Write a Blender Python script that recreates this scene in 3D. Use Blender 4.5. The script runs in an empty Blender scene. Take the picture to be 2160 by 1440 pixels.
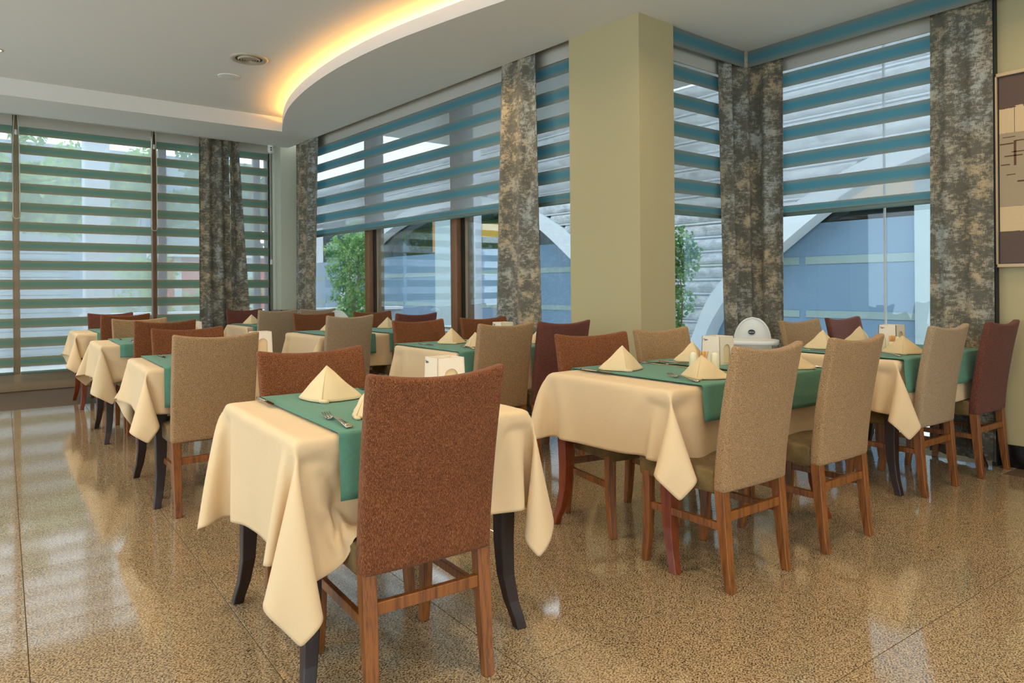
import bpy, bmesh, math, random
from mathutils import Vector, Matrix
S = bpy.context.scene
COL = S.collection
R = math.radians
random.seed(7)

# ------------------------------------------------------------------ camera, world, exposure
def make_camera():
    yaw, roll = R(38.5), R(0.47)
    fw = Vector((math.sin(yaw), math.cos(yaw), 0)); r0 = Vector((math.cos(yaw), -math.sin(yaw), 0)); u0 = Vector((0, 0, 1))
    rt = r0*math.cos(roll) - u0*math.sin(roll); up = u0*math.cos(roll) + r0*math.sin(roll)
    cam = bpy.data.cameras.new('camera'); o = bpy.data.objects.new('camera', cam); COL.objects.link(o)
    m = Matrix.Identity(4)
    for i, v in enumerate((rt, up, -fw)):
        for k in range(3): m[k][i] = v[k]
    m[2][3] = 1.2
    o.matrix_world = m
    cam.sensor_width = 36; cam.lens = 1483.5/2160*36; cam.shift_y = -114/2160
    cam.clip_start = .05; cam.clip_end = 200
    S.camera = o
make_camera()
S.view_settings.view_transform = 'Standard'; S.view_settings.look = 'None'
S.view_settings.gamma = 1; S.view_settings.use_curve_mapping = False
S.view_settings.exposure = 0.0
try:
    S.cycles.use_denoising = True; S.cycles.denoiser = 'OPENIMAGEDENOISE'
    S.cycles.max_bounces = 8; S.cycles.transparent_max_bounces = 16; S.cycles.sample_clamp_indirect = 6
    S.cycles.caustics_reflective = False; S.cycles.caustics_refractive = False
except Exception: pass
W = bpy.data.worlds.new('world'); S.world = W; W.use_nodes = True
bg = W.node_tree.nodes['Background']; bg.inputs[0].default_value = (.80, .90, 1.0, 1); bg.inputs[1].default_value = 4.1
sun = bpy.data.objects.new('sun', bpy.data.lights.new('sun', 'SUN')); COL.objects.link(sun)
sun.data.energy = 1.2; sun.data.angle = R(8); sun.data.color = (1, .93, .82); sun.rotation_euler = (R(38), R(12), R(150))
LAMPS = []
def disc_light(x, y, z, power, size=.14, color=(1, .77, .49), spread=150):
    l = bpy.data.lights.new('downlight_lamp', 'AREA'); l.shape = 'DISK'; l.size = size; l.energy = power; l.color = color; l.spread = R(spread)
    o = bpy.data.objects.new('downlight_lamp', l); o.location = (x, y, z); COL.objects.link(o); return o

# ------------------------------------------------------------------ helpers
def srgb(r, g, b):
    f = lambda c: (c/255/12.92) if c/255 <= .04045 else ((c/255+.055)/1.055)**2.4
    return (f(r), f(g), f(b), 1)

class Nt:
    def __init__(s, name):
        s.m = bpy.data.materials.new(name); s.m.use_nodes = True; s.t = s.m.node_tree; s.t.nodes.clear()
        s.out = s.n('ShaderNodeOutputMaterial')
    def n(s, kind, props=None, **ins):
        nd = s.t.nodes.new(kind)
        for k, v in (props or {}).items(): setattr(nd, k, v)
        for k, v in ins.items(): s.set(nd, k.replace('_', ' '), v)
        return nd
    def set(s, nd, key, v):
        sock = nd.inputs[int(key[1:])] if key[0] == '#' else nd.inputs[key]
        if isinstance(v, bpy.types.NodeSocket): s.t.links.new(v, sock)
        else: sock.default_value = v
    def mix(s, fac, a, b, kind='MIX'):
        nd = s.t.nodes.new('ShaderNodeMix'); nd.data_type = 'RGBA'; nd.blend_type = kind
        for i, v in ((0, fac), (6, a), (7, b)):
            if isinstance(v, bpy.types.NodeSocket): s.t.links.new(v, nd.inputs[i])
            else: nd.inputs[i].default_value = v
        return nd.outputs[2]
    def ramp(s, fac, stops):
        nd = s.t.nodes.new('ShaderNodeValToRGB'); s.t.links.new(fac, nd.inputs[0]); e = nd.color_ramp.elements
        while len(e) < len(stops): e.new(.5)
        for el, (p, c) in zip(e, stops): el.position = p; el.color = c if len(c) == 4 else (*c, 1)
        return nd.outputs[0]
    def math(s, op, a, b=None, c=None):
        nd = s.t.nodes.new('ShaderNodeMath'); nd.operation = op
        for i, v in enumerate((a, b, c)):
            if v is None: continue
            if isinstance(v, bpy.types.NodeSocket): s.t.links.new(v, nd.inputs[i])
            else: nd.inputs[i].default_value = v
        return nd.outputs[0]
    def coord(s, which='Object', scale=(1, 1, 1), rot=(0, 0, 0)):
        if which == 'Position': o = s.n('ShaderNodeNewGeometry').outputs['Position']
        else: o = s.n('ShaderNodeTexCoord').outputs[which]
        mp = s.n('ShaderNodeMapping'); s.t.links.new(o, mp.inputs[0]); mp.inputs['Scale'].default_value = scale; mp.inputs['Rotation'].default_value = rot
        return mp.outputs[0]
    def noise(s, vec, scale, detail=3, rough=.5, out=0):
        nd = s.n('ShaderNodeTexNoise', Scale=scale, Detail=detail, Roughness=rough); s.t.links.new(vec, nd.inputs['Vector']); return nd.outputs[out]
    def bump(s, h, strength=.3, dist=.01):
        nd = s.n('ShaderNodeBump', Strength=strength, Distance=dist); s.t.links.new(h, nd.inputs['Height']); return nd.outputs[0]
    def bsdf(s, color, rough=.6, normal=None, **kw):
        b = s.n('ShaderNodeBsdfPrincipled')
        s.set(b, 'Base Color', color); s.set(b, 'Roughness', rough)
        if normal is not None: s.set(b, 'Normal', normal)
        for k, v in kw.items(): s.set(b, k.replace('_', ' '), v)
        s.t.links.new(b.outputs[0], s.out.inputs[0]); return b

M = {}
def plain(name, col, rough=.6, bumpscale=None, bs=.15, vary=.06, **kw):
    t = Nt(name); v = t.coord('Object'); nz = t.noise(v, 6, 3)
    c2 = tuple(max(0, c*(1-vary*3)) for c in col[:3])+(1,)
    c = t.mix(t.math('MULTIPLY', nz, .6), col, c2)
    nm = t.bump(t.noise(v, bumpscale, 3), bs, .002) if bumpscale else None
    t.bsdf(c, rough, nm, **kw); M[name] = t.m; return t.m

def mat_granite():
    t = Nt('granite'); p = t.coord('Position', (1, 1, 1), (0, 0, R(25)))
    p2 = t.coord('Position', (.85, 1.12, 1), (0, 0, R(-38)))
    n1 = t.noise(p2, 165, 3, .66); n2 = t.noise(p2, 230, 2, .5); n3 = t.noise(p, 34, 3, .6); n4 = t.noise(p, 1.1, 2, .5)
    f = t.math('ADD', t.math('MULTIPLY', n1, .68), t.math('MULTIPLY', n2, .20)); f = t.math('ADD', f, t.math('MULTIPLY', n3, .12))
    c = t.ramp(f, [(.385, srgb(46, 36, 27)), (.445, srgb(92, 74, 54)), (.48, srgb(152, 129, 97)), (.53, srgb(188, 165, 128)), (.61, srgb(216, 196, 162))])
    c = t.mix(t.math('MULTIPLY', n4, .28), c, srgb(150, 125, 95), 'MULTIPLY')
    oi = t.n('ShaderNodeObjectInfo').outputs['Random']
    c = t.mix(t.math('MULTIPLY', oi, .10), c, srgb(120, 100, 78))
    r = t.math('ADD', t.math('MULTIPLY', n3, .10), .045)
    t.bsdf(c, r, IOR=1.55, Specular_IOR_Level=.62, Coat_Weight=.35, Coat_Roughness=.06); M['granite'] = t.m

def mat_fabric(name, base, dark, light, kind):
    t = Nt(name); 
    if kind == 'chenille':
        v = t.coord('Object', (800, 800, 80)); n = t.noise(v, 1, 3, .65); n2 = t.noise(t.coord('Object', (1, 1, 1)), 9, 3); v3 = t.noise(t.coord('Object', (900, 900, 300)), 1, 2)
        f = t.math('ADD', t.math('MULTIPLY', n, .65), t.math('MULTIPLY', v3, .35))
        c = t.ramp(f, [(.34, dark), (.49, base), (.64, light)]); c = t.mix(t.math('MULTIPLY', n2, .35), c, dark)
        nm = t.bump(f, .5, .002)
    elif kind == 'weave':
        v = t.coord('Object', (560, 560, 520)); n = t.noise(v, 1, 2, .6); n2 = t.noise(t.coord('Object'), 7, 2)
        c = t.ramp(n, [(.34, dark), (.49, base), (.64, light)]); c = t.mix(t.math('MULTIPLY', n2, .18), c, dark)
        nm = t.bump(n, .4, .0015)
    else:
        v = t.coord('Object'); n = t.noise(v, 11, 4, .6); n2 = t.noise(v, 500, 2)
        c = t.ramp(n, [(.3, dark), (.5, base), (.75, light)]); nm = t.bump(n2, .2, .001)
    t.bsdf(c, .92, nm, Sheen_Weight=.08, Specular_IOR_Level=.2, Sheen_Roughness=.5); M[name] = t.m

def mat_cloth(name, col, vary=.93, linen=False):
    t = Nt(name); v = t.coord('Object'); n = t.noise(v, 4, 3)
    c2 = tuple(c*vary for c in col[:3])+(1,)
    c = t.mix(n, col, c2)
    if linen:
        w = t.noise(t.coord('Object', (520, 60, 520)), 1, 2); w2 = t.noise(t.coord('Object', (60, 520, 60)), 1, 2)
        c = t.mix(t.math('MULTIPLY', t.math('ADD', w, w2), .42), c, tuple(x*.38 for x in col[:3])+(1,))
        nm = t.bump(t.math('ADD', w, w2), .35, .001)
    else: nm = t.bump(t.noise(v, 8, 5, .6), .32, .012)
    d = t.bsdf(c, .85, nm, Sheen_Weight=.15, Specular_IOR_Level=.15)
    tr = t.n('ShaderNodeBsdfTranslucent', Color=col); mx = t.n('ShaderNodeMixShader', Fac=.14)
    t.t.links.new(d.outputs[0], mx.inputs[1]); t.t.links.new(tr.outputs[0], mx.inputs[2]); t.t.links.new(mx.outputs[0], t.out.inputs[0]); M[name] = t.m

def mat_wood(name, base, dark, rough=.35, scale=1.0):
    t = Nt(name); v = t.coord('Object', (60*scale, 60*scale, 3.2*scale)); n = t.noise(v, 1, 4, .65); n2 = t.noise(t.coord('Object', (260, 260, 14)), 1, 2)
    f = t.math('ADD', t.math('MULTIPLY', n, .7), t.math('MULTIPLY', n2, .3))
    c = t.ramp(f, [(.35, dark), (.55, base)]); t.bsdf(c, rough, t.bump(f, .12, .001), Coat_Weight=.10, Coat_Roughness=.3); M[name] = t.m

def mat_curtain():
    t = Nt('curtain'); uv = t.n('ShaderNodeTexCoord').outputs['UV']
    def mp(sx, sy):
        m = t.n('ShaderNodeMapping'); t.t.links.new(uv, m.inputs[0]); m.inputs['Scale'].default_value = (sx, sy, 1); return m.outputs[0]
    big = t.noise(mp(8.0, 7.5), 1, 3, .55); h = t.noise(mp(28, 330), 1, 2, .6); v = t.noise(mp(330, 28), 1, 2, .6); mid = t.noise(mp(22, 40), 1, 3, .65)
    hv = t.math('MAXIMUM', h, v)
    f = t.math('ADD', t.math('MULTIPLY', big, .42), t.math('MULTIPLY', hv, .48)); f = t.math('ADD', f, t.math('MULTIPLY', mid, .30))
    msk = t.ramp(f, [(.615, (0, 0, 0)), (.68, (1, 1, 1))])
    tone = t.noise(mp(2.2, 1.1), 1, 2)
    pale = t.ramp(tone, [(.40, srgb(164, 166, 158)), (.58, srgb(182, 160, 126))])
    dk = t.mix(mid, srgb(84, 84, 76), srgb(112, 104, 86))
    c = t.mix(msk, dk, pale)
    t.bsdf(c, .8, t.bump(hv, .25, .002), Sheen_Weight=.2, Specular_IOR_Level=.3); M['curtain'] = t.m

def mat_band(name, mid, edge, line):
    # opaque blind fabric: horizontal pleat threads, edges taupe, middle teal
    t = Nt(name); g = t.n('ShaderNodeTexCoord').outputs['Generated']; sp = t.n('ShaderNodeSeparateXYZ'); t.t.links.new(g, sp.inputs[0]); z = sp.outputs[2]
    c = t.ramp(z, [(0, edge), (.10, edge), (.38, mid), (.66, mid), (.94, edge)])
    wv = t.math('SINE', t.math('MULTIPLY', z, 82.0)); st = t.math('MULTIPLY', t.math('ADD', wv, 1), .36)
    c = t.mix(st, c, line)
    d = t.n('ShaderNodeBsdfDiffuse', Color=c); tr = t.n('ShaderNodeBsdfTranslucent', Color=c); mx = t.n('ShaderNodeMixShader', Fac=.68)
    t.t.links.new(d.outputs[0], mx.inputs[1]); t.t.links.new(tr.outputs[0], mx.inputs[2]); t.t.links.new(mx.outputs[0], t.out.inputs[0]); M[name] = t.m

def mat_sheer():
    t = Nt('sheer'); v = t.coord('Object', (1, 1, 60)); n = t.noise(v, 6, 2)
    c = t.mix(n, (.70, .74, .76, 1), (.58, .63, .67, 1))
    d = t.n('ShaderNodeBsdfDiffuse', Color=c); tl = t.n('ShaderNodeBsdfTranslucent', Color=c); m1 = t.n('ShaderNodeMixShader', Fac=.72)
    tp = t.n('ShaderNodeBsdfTransparent'); m2 = t.n("ShaderNodeMixShader", Fac=.34)
    t.t.links.new(d.outputs[0], m1.inputs[1]); t.t.links.new(tl.outputs[0], m1.inputs[2])
    t.t.links.new(tp.outputs[0], m2.inputs[1]); t.t.links.new(m1.outputs[0], m2.inputs[2]); t.t.links.new(m2.outputs[0], t.out.inputs[0]); M['sheer'] = t.m

def mat_glass():
    t = Nt('window_glass'); tp = t.n('ShaderNodeBsdfTransparent', Color=(.93, .97, .98, 1)); gl = t.n('ShaderNodeBsdfGlossy', Roughness=.01)
    fr = t.n('ShaderNodeFresnel', IOR=1.45); f = t.math('MINIMUM', t.math('MULTIPLY', fr.outputs[0], 1.0), .35)
    mx = t.n('ShaderNodeMixShader'); t.t.links.new(f, mx.inputs[0]); t.t.links.new(tp.outputs[0], mx.inputs[1]); t.t.links.new(gl.outputs[0], mx.inputs[2]); t.t.links.new(mx.outputs[0], t.out.inputs[0]); M['glass'] = t.m

def mat_emit(name, col, s):
    t = Nt(name); e = t.n('ShaderNodeEmission', Color=col, Strength=s); t.t.links.new(e.outputs[0], t.out.inputs[0]); M[name] = t.m

def mat_stone():
    t = Nt('rough_stone'); v = t.coord('Object'); n = t.noise(v, 7, 5, .65); n2 = t.noise(v, 30, 4, .6)
    c = t.ramp(n, [(.3, srgb(152, 156, 157)), (.55, srgb(182, 186, 187)), (.8, srgb(200, 202, 201))])
    t.bsdf(c, .9, t.bump(t.math('ADD', n, t.math('MULTIPLY', n2, .4)), .9, .05)); M['stone'] = t.m

def mat_leaf(name, a, b):
    t = Nt(name); n = t.noise(t.coord('Object'), 5, 2); c = t.ramp(n, [(.35, a), (.65, b)])
    d = t.n('ShaderNodeBsdfDiffuse', Color=c); tr = t.n('ShaderNodeBsdfTranslucent', Color=c); mx = t.n('ShaderNodeMixShader', Fac=.45)
    t.t.links.new(d.outputs[0], mx.inputs[1]); t.t.links.new(tr.outputs[0], mx.inputs[2]); t.t.links.new(mx.outputs[0], t.out.inputs[0]); M[name] = t.m

mat_granite(); mat_curtain(); mat_sheer(); mat_glass(); mat_stone()
plain('grout', srgb(92, 72, 50), .9); plain('ceiling', srgb(232, 230, 222), .9, 400, .04, .01); plain('wall', srgb(182, 168, 126), .85, 260, .06, .01)
plain('wall_daylit', srgb(196, 196, 172), .85, 260, .06, .01)  # same wall paint, paler and cooler: daylight put into the colour
plain('wainscot', srgb(150, 130, 112), .6); plain('black_skirting', srgb(26, 24, 24), .25)
plain('frame_grey', srgb(156, 136, 108), .45, None, 0, .03); plain('frame_brown', srgb(128, 88, 52), .45); plain('frame_dark', srgb(48, 44, 38), .5)
plain('frame_pale', srgb(205, 208, 205), .4); plain('dark_rubber', srgb(24, 32, 32), .6)
mat_fabric('chenille_brown', srgb(112, 62, 34), srgb(56, 27, 12), srgb(190, 128, 82), 'chenille')
mat_fabric('chenille_brown_daylit', srgb(108, 62, 50), srgb(62, 32, 26), srgb(150, 100, 84), 'chenille')  # brown chenille again, cooled: bluish window light painted into the colour
mat_fabric('weave_tan', srgb(158, 124, 86), srgb(88, 62, 34), srgb(206, 174, 134), 'weave')
mat_fabric('weave_tan_daylit', srgb(166, 140, 108), srgb(112, 90, 64), srgb(200, 178, 148), 'weave')  # tan weave again, greyer: bluish window light painted into the colour
mat_fabric('seat_olive', srgb(112, 92, 56), srgb(84, 66, 38), srgb(134, 112, 74), 'suede')
mat_cloth('cream_cloth', srgb(242, 214, 170)); mat_cloth('green_linen', srgb(114, 170, 144), .95, True); mat_cloth('napkin_cloth', srgb(242, 216, 168))
mat_wood('oak_brown', srgb(146, 88, 40), srgb(84, 46, 18)); mat_wood('oak_red', srgb(132, 58, 24), srgb(96, 36, 14), .3); mat_wood('wenge', srgb(46, 26, 18), srgb(24, 14, 10), .45)
mat_band('band_teal', srgb(118, 196, 212), srgb(204, 200, 188), srgb(156, 176, 174))
mat_band('band_green', srgb(146, 186, 170), srgb(206, 188, 162), srgb(158, 166, 152))
plain('headrail', srgb(196, 190, 176), .7); plain('cord', srgb(216, 208, 186), .5); plain('rail_teal', srgb(96, 118, 112), .4)
plain('steel', srgb(200, 190, 175), .18, None, 0, .02, Metallic=1.0); plain('steel_dark', srgb(120, 90, 60), .2, None, 0, .02, Metallic=1.0)
plain('melamine', srgb(238, 222, 196), .25, None, 0, .01); plain('ceramic', srgb(240, 226, 190), .15, None, 0, .01)
plain('toothpick', srgb(230, 170, 96), .7); plain('white_plastic', srgb(228, 228, 220), .35, None, 0, .01); plain('logo_ink', srgb(60, 66, 110), .5); plain('black_plastic', srgb(18, 18, 20), .4)
plain('vent_white', srgb(196, 184, 160), .5); plain('vent_dark', srgb(60, 48, 36), .6)
plain('paint_dark', srgb(96, 74, 62), .7, 60, .5); plain('paint_cream', srgb(214, 184, 140), .7, 60, .6); plain('paint_grey', srgb(168, 148, 116), .7, 60, .6); plain('paint_line', srgb(96, 60, 28), .7)
plain('frame_wood', srgb(208, 180, 138), .5)
plain('pavement', srgb(222, 220, 212), .9); plain('white_paint', srgb(196, 202, 206), .7); plain('column_white', srgb(184, 190, 197), .7)
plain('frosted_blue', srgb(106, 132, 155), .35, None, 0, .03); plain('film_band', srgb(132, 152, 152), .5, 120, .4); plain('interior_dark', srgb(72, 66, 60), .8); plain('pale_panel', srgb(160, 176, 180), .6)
plain('wood_orange', srgb(170, 116, 60), .5); plain('ribbed_wall', srgb(132, 148, 156), .7); plain('brick_red', srgb(190, 96, 76), .8); plain('bark', srgb(150, 128, 104), .9, 60, .6); plain('bark_grey', srgb(128, 120, 108), .9, 40, .8)
mat_leaf('leaf_green', srgb(66, 118, 74), srgb(150, 186, 112)); mat_leaf('leaf_far', srgb(84, 136, 62), srgb(176, 206, 116)); mat_leaf('leaf_far_dark', srgb(60, 102, 58), srgb(124, 160, 92))
mat_emit('led_warm', (1, .46, .09, 1), 105); mat_emit('lamp_warm', (1, .72, .3, 1), 12); mat_emit('pendant_glow', (1, .62, .10, 1), 1.1); mat_emit('pendant_pale', (1, .75, .5, 1), .9)
plain('pot', srgb(120, 110, 98), .8)

class MB:
    def __init__(s): s.v = []; s.f = []; s.uv = None; s.sm = []
    def add(s, vs, fs, smooth=False):
        b = len(s.v); s.v += [tuple(v) for v in vs]; s.f += [tuple(i+b for i in f) for f in fs]; s.sm += [smooth]*len(fs); return s
    def box(s, lo, hi, rz=0, piv=None):
        x0, y0, z0 = lo; x1, y1, z1 = hi
        vs = [Vector(p) for p in ((x0, y0, z0), (x1, y0, z0), (x1, y1, z0), (x0, y1, z0), (x0, y0, z1), (x1, y0, z1), (x1, y1, z1), (x0, y1, z1))]
        if rz:
            c = Vector(piv or ((x0+x1)/2, (y0+y1)/2, 0)); m = Matrix.Rotation(rz, 3, 'Z'); vs = [m@(v-c)+c for v in vs]
        return s.add(vs, [(3, 2, 1, 0), (4, 5, 6, 7), (0, 1, 5, 4), (1, 2, 6, 5), (2, 3, 7, 6), (3, 0, 4, 7)])
    def prism(s, pts, z0, z1):
        n = len(pts); vs = [(p[0], p[1], z0) for p in pts]+[(p[0], p[1], z1) for p in pts]
        return s.add(vs, [tuple(range(n-1, -1, -1)), tuple(range(n, 2*n))]+[(i, (i+1) % n, n+(i+1) % n, n+i) for i in range(n)])
    def lathe(s, prof, seg=24, c=(0, 0, 0), cap=True):
        vs = []; fs = []; n = len(prof)
        for r, z in prof:
            for k in range(seg):
                a = 2*math.pi*k/seg; vs.append((c[0]+r*math.cos(a), c[1]+r*math.sin(a), c[2]+z))
        for i in range(n-1):
            for k in range(seg): fs.append((i*seg+k, i*seg+(k+1) % seg, (i+1)*seg+(k+1) % seg, (i+1)*seg+k))
        if cap: fs.append(tuple(range(seg-1, -1, -1))); fs.append(tuple((n-1)*seg+k for k in range(seg)))
        return s.add(vs, fs, True)
    def tube(s, pts, rad, seg=8, closed=False):
        pts = [Vector(p) for p in pts]; n = len(pts); vs = []; fs = []; rads = rad if isinstance(rad, (list, tuple)) else [rad]*n
        for i, p in enumerate(pts):
            d = (pts[(i+1) % n]-pts[i-1]) if closed else (pts[min(i+1, n-1)]-pts[max(i-1, 0)])
            d.normalize(); a = d.cross(Vector((0, 0, 1)))
            if a.length < .05: a = d.cross(Vector((1, 0, 0)))
            a.normalize(); b = d.cross(a)
            for k in range(seg):
                t = 2*math.pi*k/seg; vs.append(p+a*math.cos(t)*rads[i]+b*math.sin(t)*rads[i])
        for i in range(n if closed else n-1):
            j = (i+1) % n
            for k in range(seg): fs.append((i*seg+k, i*seg+(k+1) % seg, j*seg+(k+1) % seg, j*seg+k))
        if not closed: fs.append(tuple(range(seg-1, -1, -1))); fs.append(tuple((n-1)*seg+k for k in range(seg)))
        return s.add(vs, fs, True)
    def loft(s, secs, smooth=False):
        """secs: list of equal-length point rings"""
        n = len(secs[0]); vs = [p for sec in secs for p in sec]; fs = []
        for i in range(len(secs)-1):
            for k in range(n): fs.append((i*n+k, i*n+(k+1) % n, (i+1)*n+(k+1) % n, (i+1)*n+k))
        fs.append(tuple(range(n-1, -1, -1))); fs.append(tuple((len(secs)-1)*n+k for k in range(n)))
        return s.add(vs, fs, smooth)
    def grid(s, fn, nu, nv, smooth=True):
        vs = [fn(i/nu, j/nv) for j in range(nv+1) for i in range(nu+1)]
        return s.add(vs, [(j*(nu+1)+i, j*(nu+1)+i+1, (j+1)*(nu+1)+i+1, (j+1)*(nu+1)+i) for j in range(nv) for i in range(nu)], smooth)
    def mesh(s, name):
        m = bpy.data.meshes.new(name); m.from_pydata(s.v, [], s.f); m.polygons.foreach_set('use_smooth', s.sm); m.update(); return m
    def build(s, name, mat, parent=None, bevel=0, seg=2, loc=None, solid=0, smooth=None, sub=0):
        m = s.mesh(name); m.materials.append(M[mat] if isinstance(mat, str) else mat)
        bm = bmesh.new(); bm.from_mesh(m); bmesh.ops.recalc_face_normals(bm, faces=bm.faces); bm.to_mesh(m); bm.free()
        o = bpy.data.objects.new(name, m); COL.objects.link(o)
        if bevel or solid or sub:
            if solid: md = o.modifiers.new('s', 'SOLIDIFY'); md.thickness = solid; md.offset = 0
            if bevel: md = o.modifiers.new('b', 'BEVEL'); md.width = bevel; md.segments = seg; md.limit_method = 'ANGLE'; md.angle_limit = R(35)
            if sub: md = o.modifiers.new('u', 'SUBSURF'); md.levels = sub; md.render_levels = sub
            me = bpy.data.meshes.new_from_object(o.evaluated_get(bpy.context.evaluated_depsgraph_get())); o.modifiers.clear(); o.data = me
            if bevel or sub: me.polygons.foreach_set('use_smooth', [True]*len(me.polygons))
            if bevel and not sub: me.shade_flat() if False else None
            me.update()
        if smooth is not None: o.data.polygons.foreach_set('use_smooth', [smooth]*len(o.data.polygons))
        if parent is not None: o.parent = parent
        if loc is not None: o.location = loc
        return o

def tag(o, label=None, cat=None, group=None, kind=None):
    if label: o['label'] = label
    if cat: o['category'] = cat
    if group: o['group'] = group
    if kind: o['kind'] = kind
    return o
def empty(name, label=None, cat=None, loc=(0, 0, 0), rz=0, group=None, kind=None):
    o = bpy.data.objects.new(name, None); o.empty_display_size = .05; COL.objects.link(o); o.location = loc; o.rotation_euler = (0, 0, rz)
    return tag(o, label, cat, group, kind)
def dup(root, loc, rz, label, group=None):
    r = root.copy(); COL.objects.link(r); r.location = loc; r.rotation_euler = (0, 0, rz)
    r['label'] = label
    if group: r['group'] = group
    for ch in list(root.children):
        c = ch.copy(); COL.objects.link(c); c.parent = r
        for g in list(ch.children):
            d = g.copy(); COL.objects.link(d); d.parent = c
    return r
def auto_flat(me, ang=35):
    """sharp edges above an angle, smooth elsewhere"""
    try:
        bm = bmesh.new(); bm.from_mesh(me)
        for e in bm.edges:
            e.smooth = not (len(e.link_faces) == 2 and e.calc_face_angle(0) > R(ang))
        for f in bm.faces: f.smooth = True
        bm.to_mesh(me); bm.free()
    except Exception: pass
def link_mesh(name, me, mat, parent):
    if not me.materials: me.materials.append(M[mat])
    o = bpy.data.objects.new(name, me); COL.objects.link(o)
    if parent is not None: o.parent = parent
    return o
def text_mesh(body, size, extrude=.0006):
    c = bpy.data.curves.new('t', 'FONT'); c.body = body; c.size = size; c.extrude = extrude; c.align_x = 'CENTER'; c.align_y = 'CENTER'; c.resolution_u = 2
    o = bpy.data.objects.new('t', c); COL.objects.link(o)
    me = bpy.data.meshes.new_from_object(o.evaluated_get(bpy.context.evaluated_depsgraph_get())); bpy.data.objects.remove(o); return me

# ------------------------------------------------------------------ room shell
def xa(y): return 3.87-.0336*(y-4.11)          # plane of the long window wall and pillars
GLX = .35                                       # glass set back from that plane
ZS, ZC = 3.18, 3.355                            # soffit and upper ceiling

fl = MB(); fl.box((-3.6, -3.6, -.10), (6.0, 10.46, -.003)); floor = fl.build('floor', 'grout'); tag(floor, kind='structure')
a = R(2.6); TS = .63; e1 = Vector((math.cos(a), -math.sin(a), 0)); e2 = Vector((math.sin(a), math.cos(a), 0))
g = .0015
tm = MB(); h = TS/2-g
tm.prism([(-h, -h), (h, -h), (h, h), (-h, h)], -.012, 0)
tile0 = tm.build('floor_tile', 'granite', bevel=.0006, seg=1, smooth=False); tile_me = tile0.data; bpy.data.objects.remove(tile0)
def in_room(x, y):
    if x < -2.4 or y < -1.2 or y > 10.2: return False
    if y > 4.1: return x < xa(y)+.25
    if y > 3.4: return x < 5.6 
    if y > 1.62: return x < 5.58
    return x < 5.38
nt = 0
for i in range(-8, 14):
    for j in range(-8, 14):
        c = e1*(.06+TS*(i+.5)) + e2*(3.045-5*TS+TS*(j+.5))
        if in_room(c.x, c.y) and nt < 300:
            o = link_mesh('floor_tile', tile_me, 'granite', floor); o.location = c; o.rotation_euler = (0, 0, -a); nt += 1

# recess outline (edge of the dropped soffit)
curve = [(3.25, 8.70), (3.13, 8.36), (3.02, 8.03), (2.93, 7.71), (2.86, 7.41), (2.80, 7.06), (2.755, 6.7), (2.722, 6.25), (2.716, 5.8), (2.738, 5.35), (2.782, 4.95), (2.84, 4.6), (2.905, 4.25), (2.99, 3.85), (3.09, 3.45), (3.22, 3.0), (3.38, 2.5), (3.57, 2.0), (3.80, 1.5), (4.07, 1.0), (4.4, .5), (4.8, 0), (5.3, -.5), (5.42, -.6)]
def smooth_curve(P, n):
    out = []
    for i in range(len(P)-1):
        p0, p1, p2, p3 = (Vector(P[max(i-1, 0)]), Vector(P[i]), Vector(P[i+1]), Vector(P[min(i+2, len(P)-1)]))
        for k in range(n):
            t = k/n; out.append(.5*((2*p1)+(-p0+p2)*t+(2*p0-5*p1+4*p2-p3)*t*t+(-p0+3*p1-3*p2+p3)*t**3))
    out.append(Vector(P[-1])); return out
CV = smooth_curve(curve, 3)
def offs(P, d):
    out = []
    for i, p in enumerate(P):
        t = (P[min(i+1, len(P)-1)]-P[max(i-1, 0)]).normalized(); nrm = Vector((-t.y, t.x)); out.append(p+nrm*d)
    return out                                   # +d = towards the windows (+x side)
ce = MB(); ce.box((-3.6, -3.6, ZC), (6.2, 8.9, ZC+.1)); ceiling = ce.build('ceiling', 'ceiling'); tag(ceiling, kind='structure')
def strip(name, A, B, z0, z1, mat, parent):
    """vertical-sided slab between two polylines"""
    mb = MB(); n = len(A)
    for i in range(n-1):
        mb.prism([A[i], B[i], B[i+1], A[i+1]], z0, z1)
    bm = bmesh.new(); m = mb.mesh('t'); bm.from_mesh(m); bmesh.ops.remove_doubles(bm, verts=bm.verts, dist=1e-5)
    seen = {}; 
    for f in bm.faces: seen.setdefault(tuple(sorted(v.index for v in f.verts)), []).append(f)
    bmesh.ops.delete(bm, geom=[f for fs in seen.values() if len(fs) > 1 for f in fs], context='FACES_ONLY')
    bmesh.ops.recalc_face_normals(bm, faces=bm.faces); bm.to_mesh(m); bm.free(); m.materials.append(M[mat])
    o = bpy.data.objects.new(name, m); COL.objects.link(o)
    if parent: o.parent = parent
    return o
soff = empty('trim_1', kind='structure')
cv0 = CV; cvS = offs(CV, .02); cvB = offs(CV, .22)
# soffit along the left window wall: its ceiling edge runs at y 8.7, its outer edge at y 9.63
mb = MB(); mb.prism([(-3.6, 8.74), (.38, 8.735), (3.25, 8.70), (3.25, 9.70), (3.25, 9.645), (-3.6, 9.60)], ZS, ZC+.1); mb.f = mb.f
mb = MB(); mb.prism([(-3.6, 8.74), (3.25, 8.70), (3.25, 9.65), (-3.6, 9.60)], ZS, ZC+.1); mb.build('soffit', 'ceiling', soff)
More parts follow.
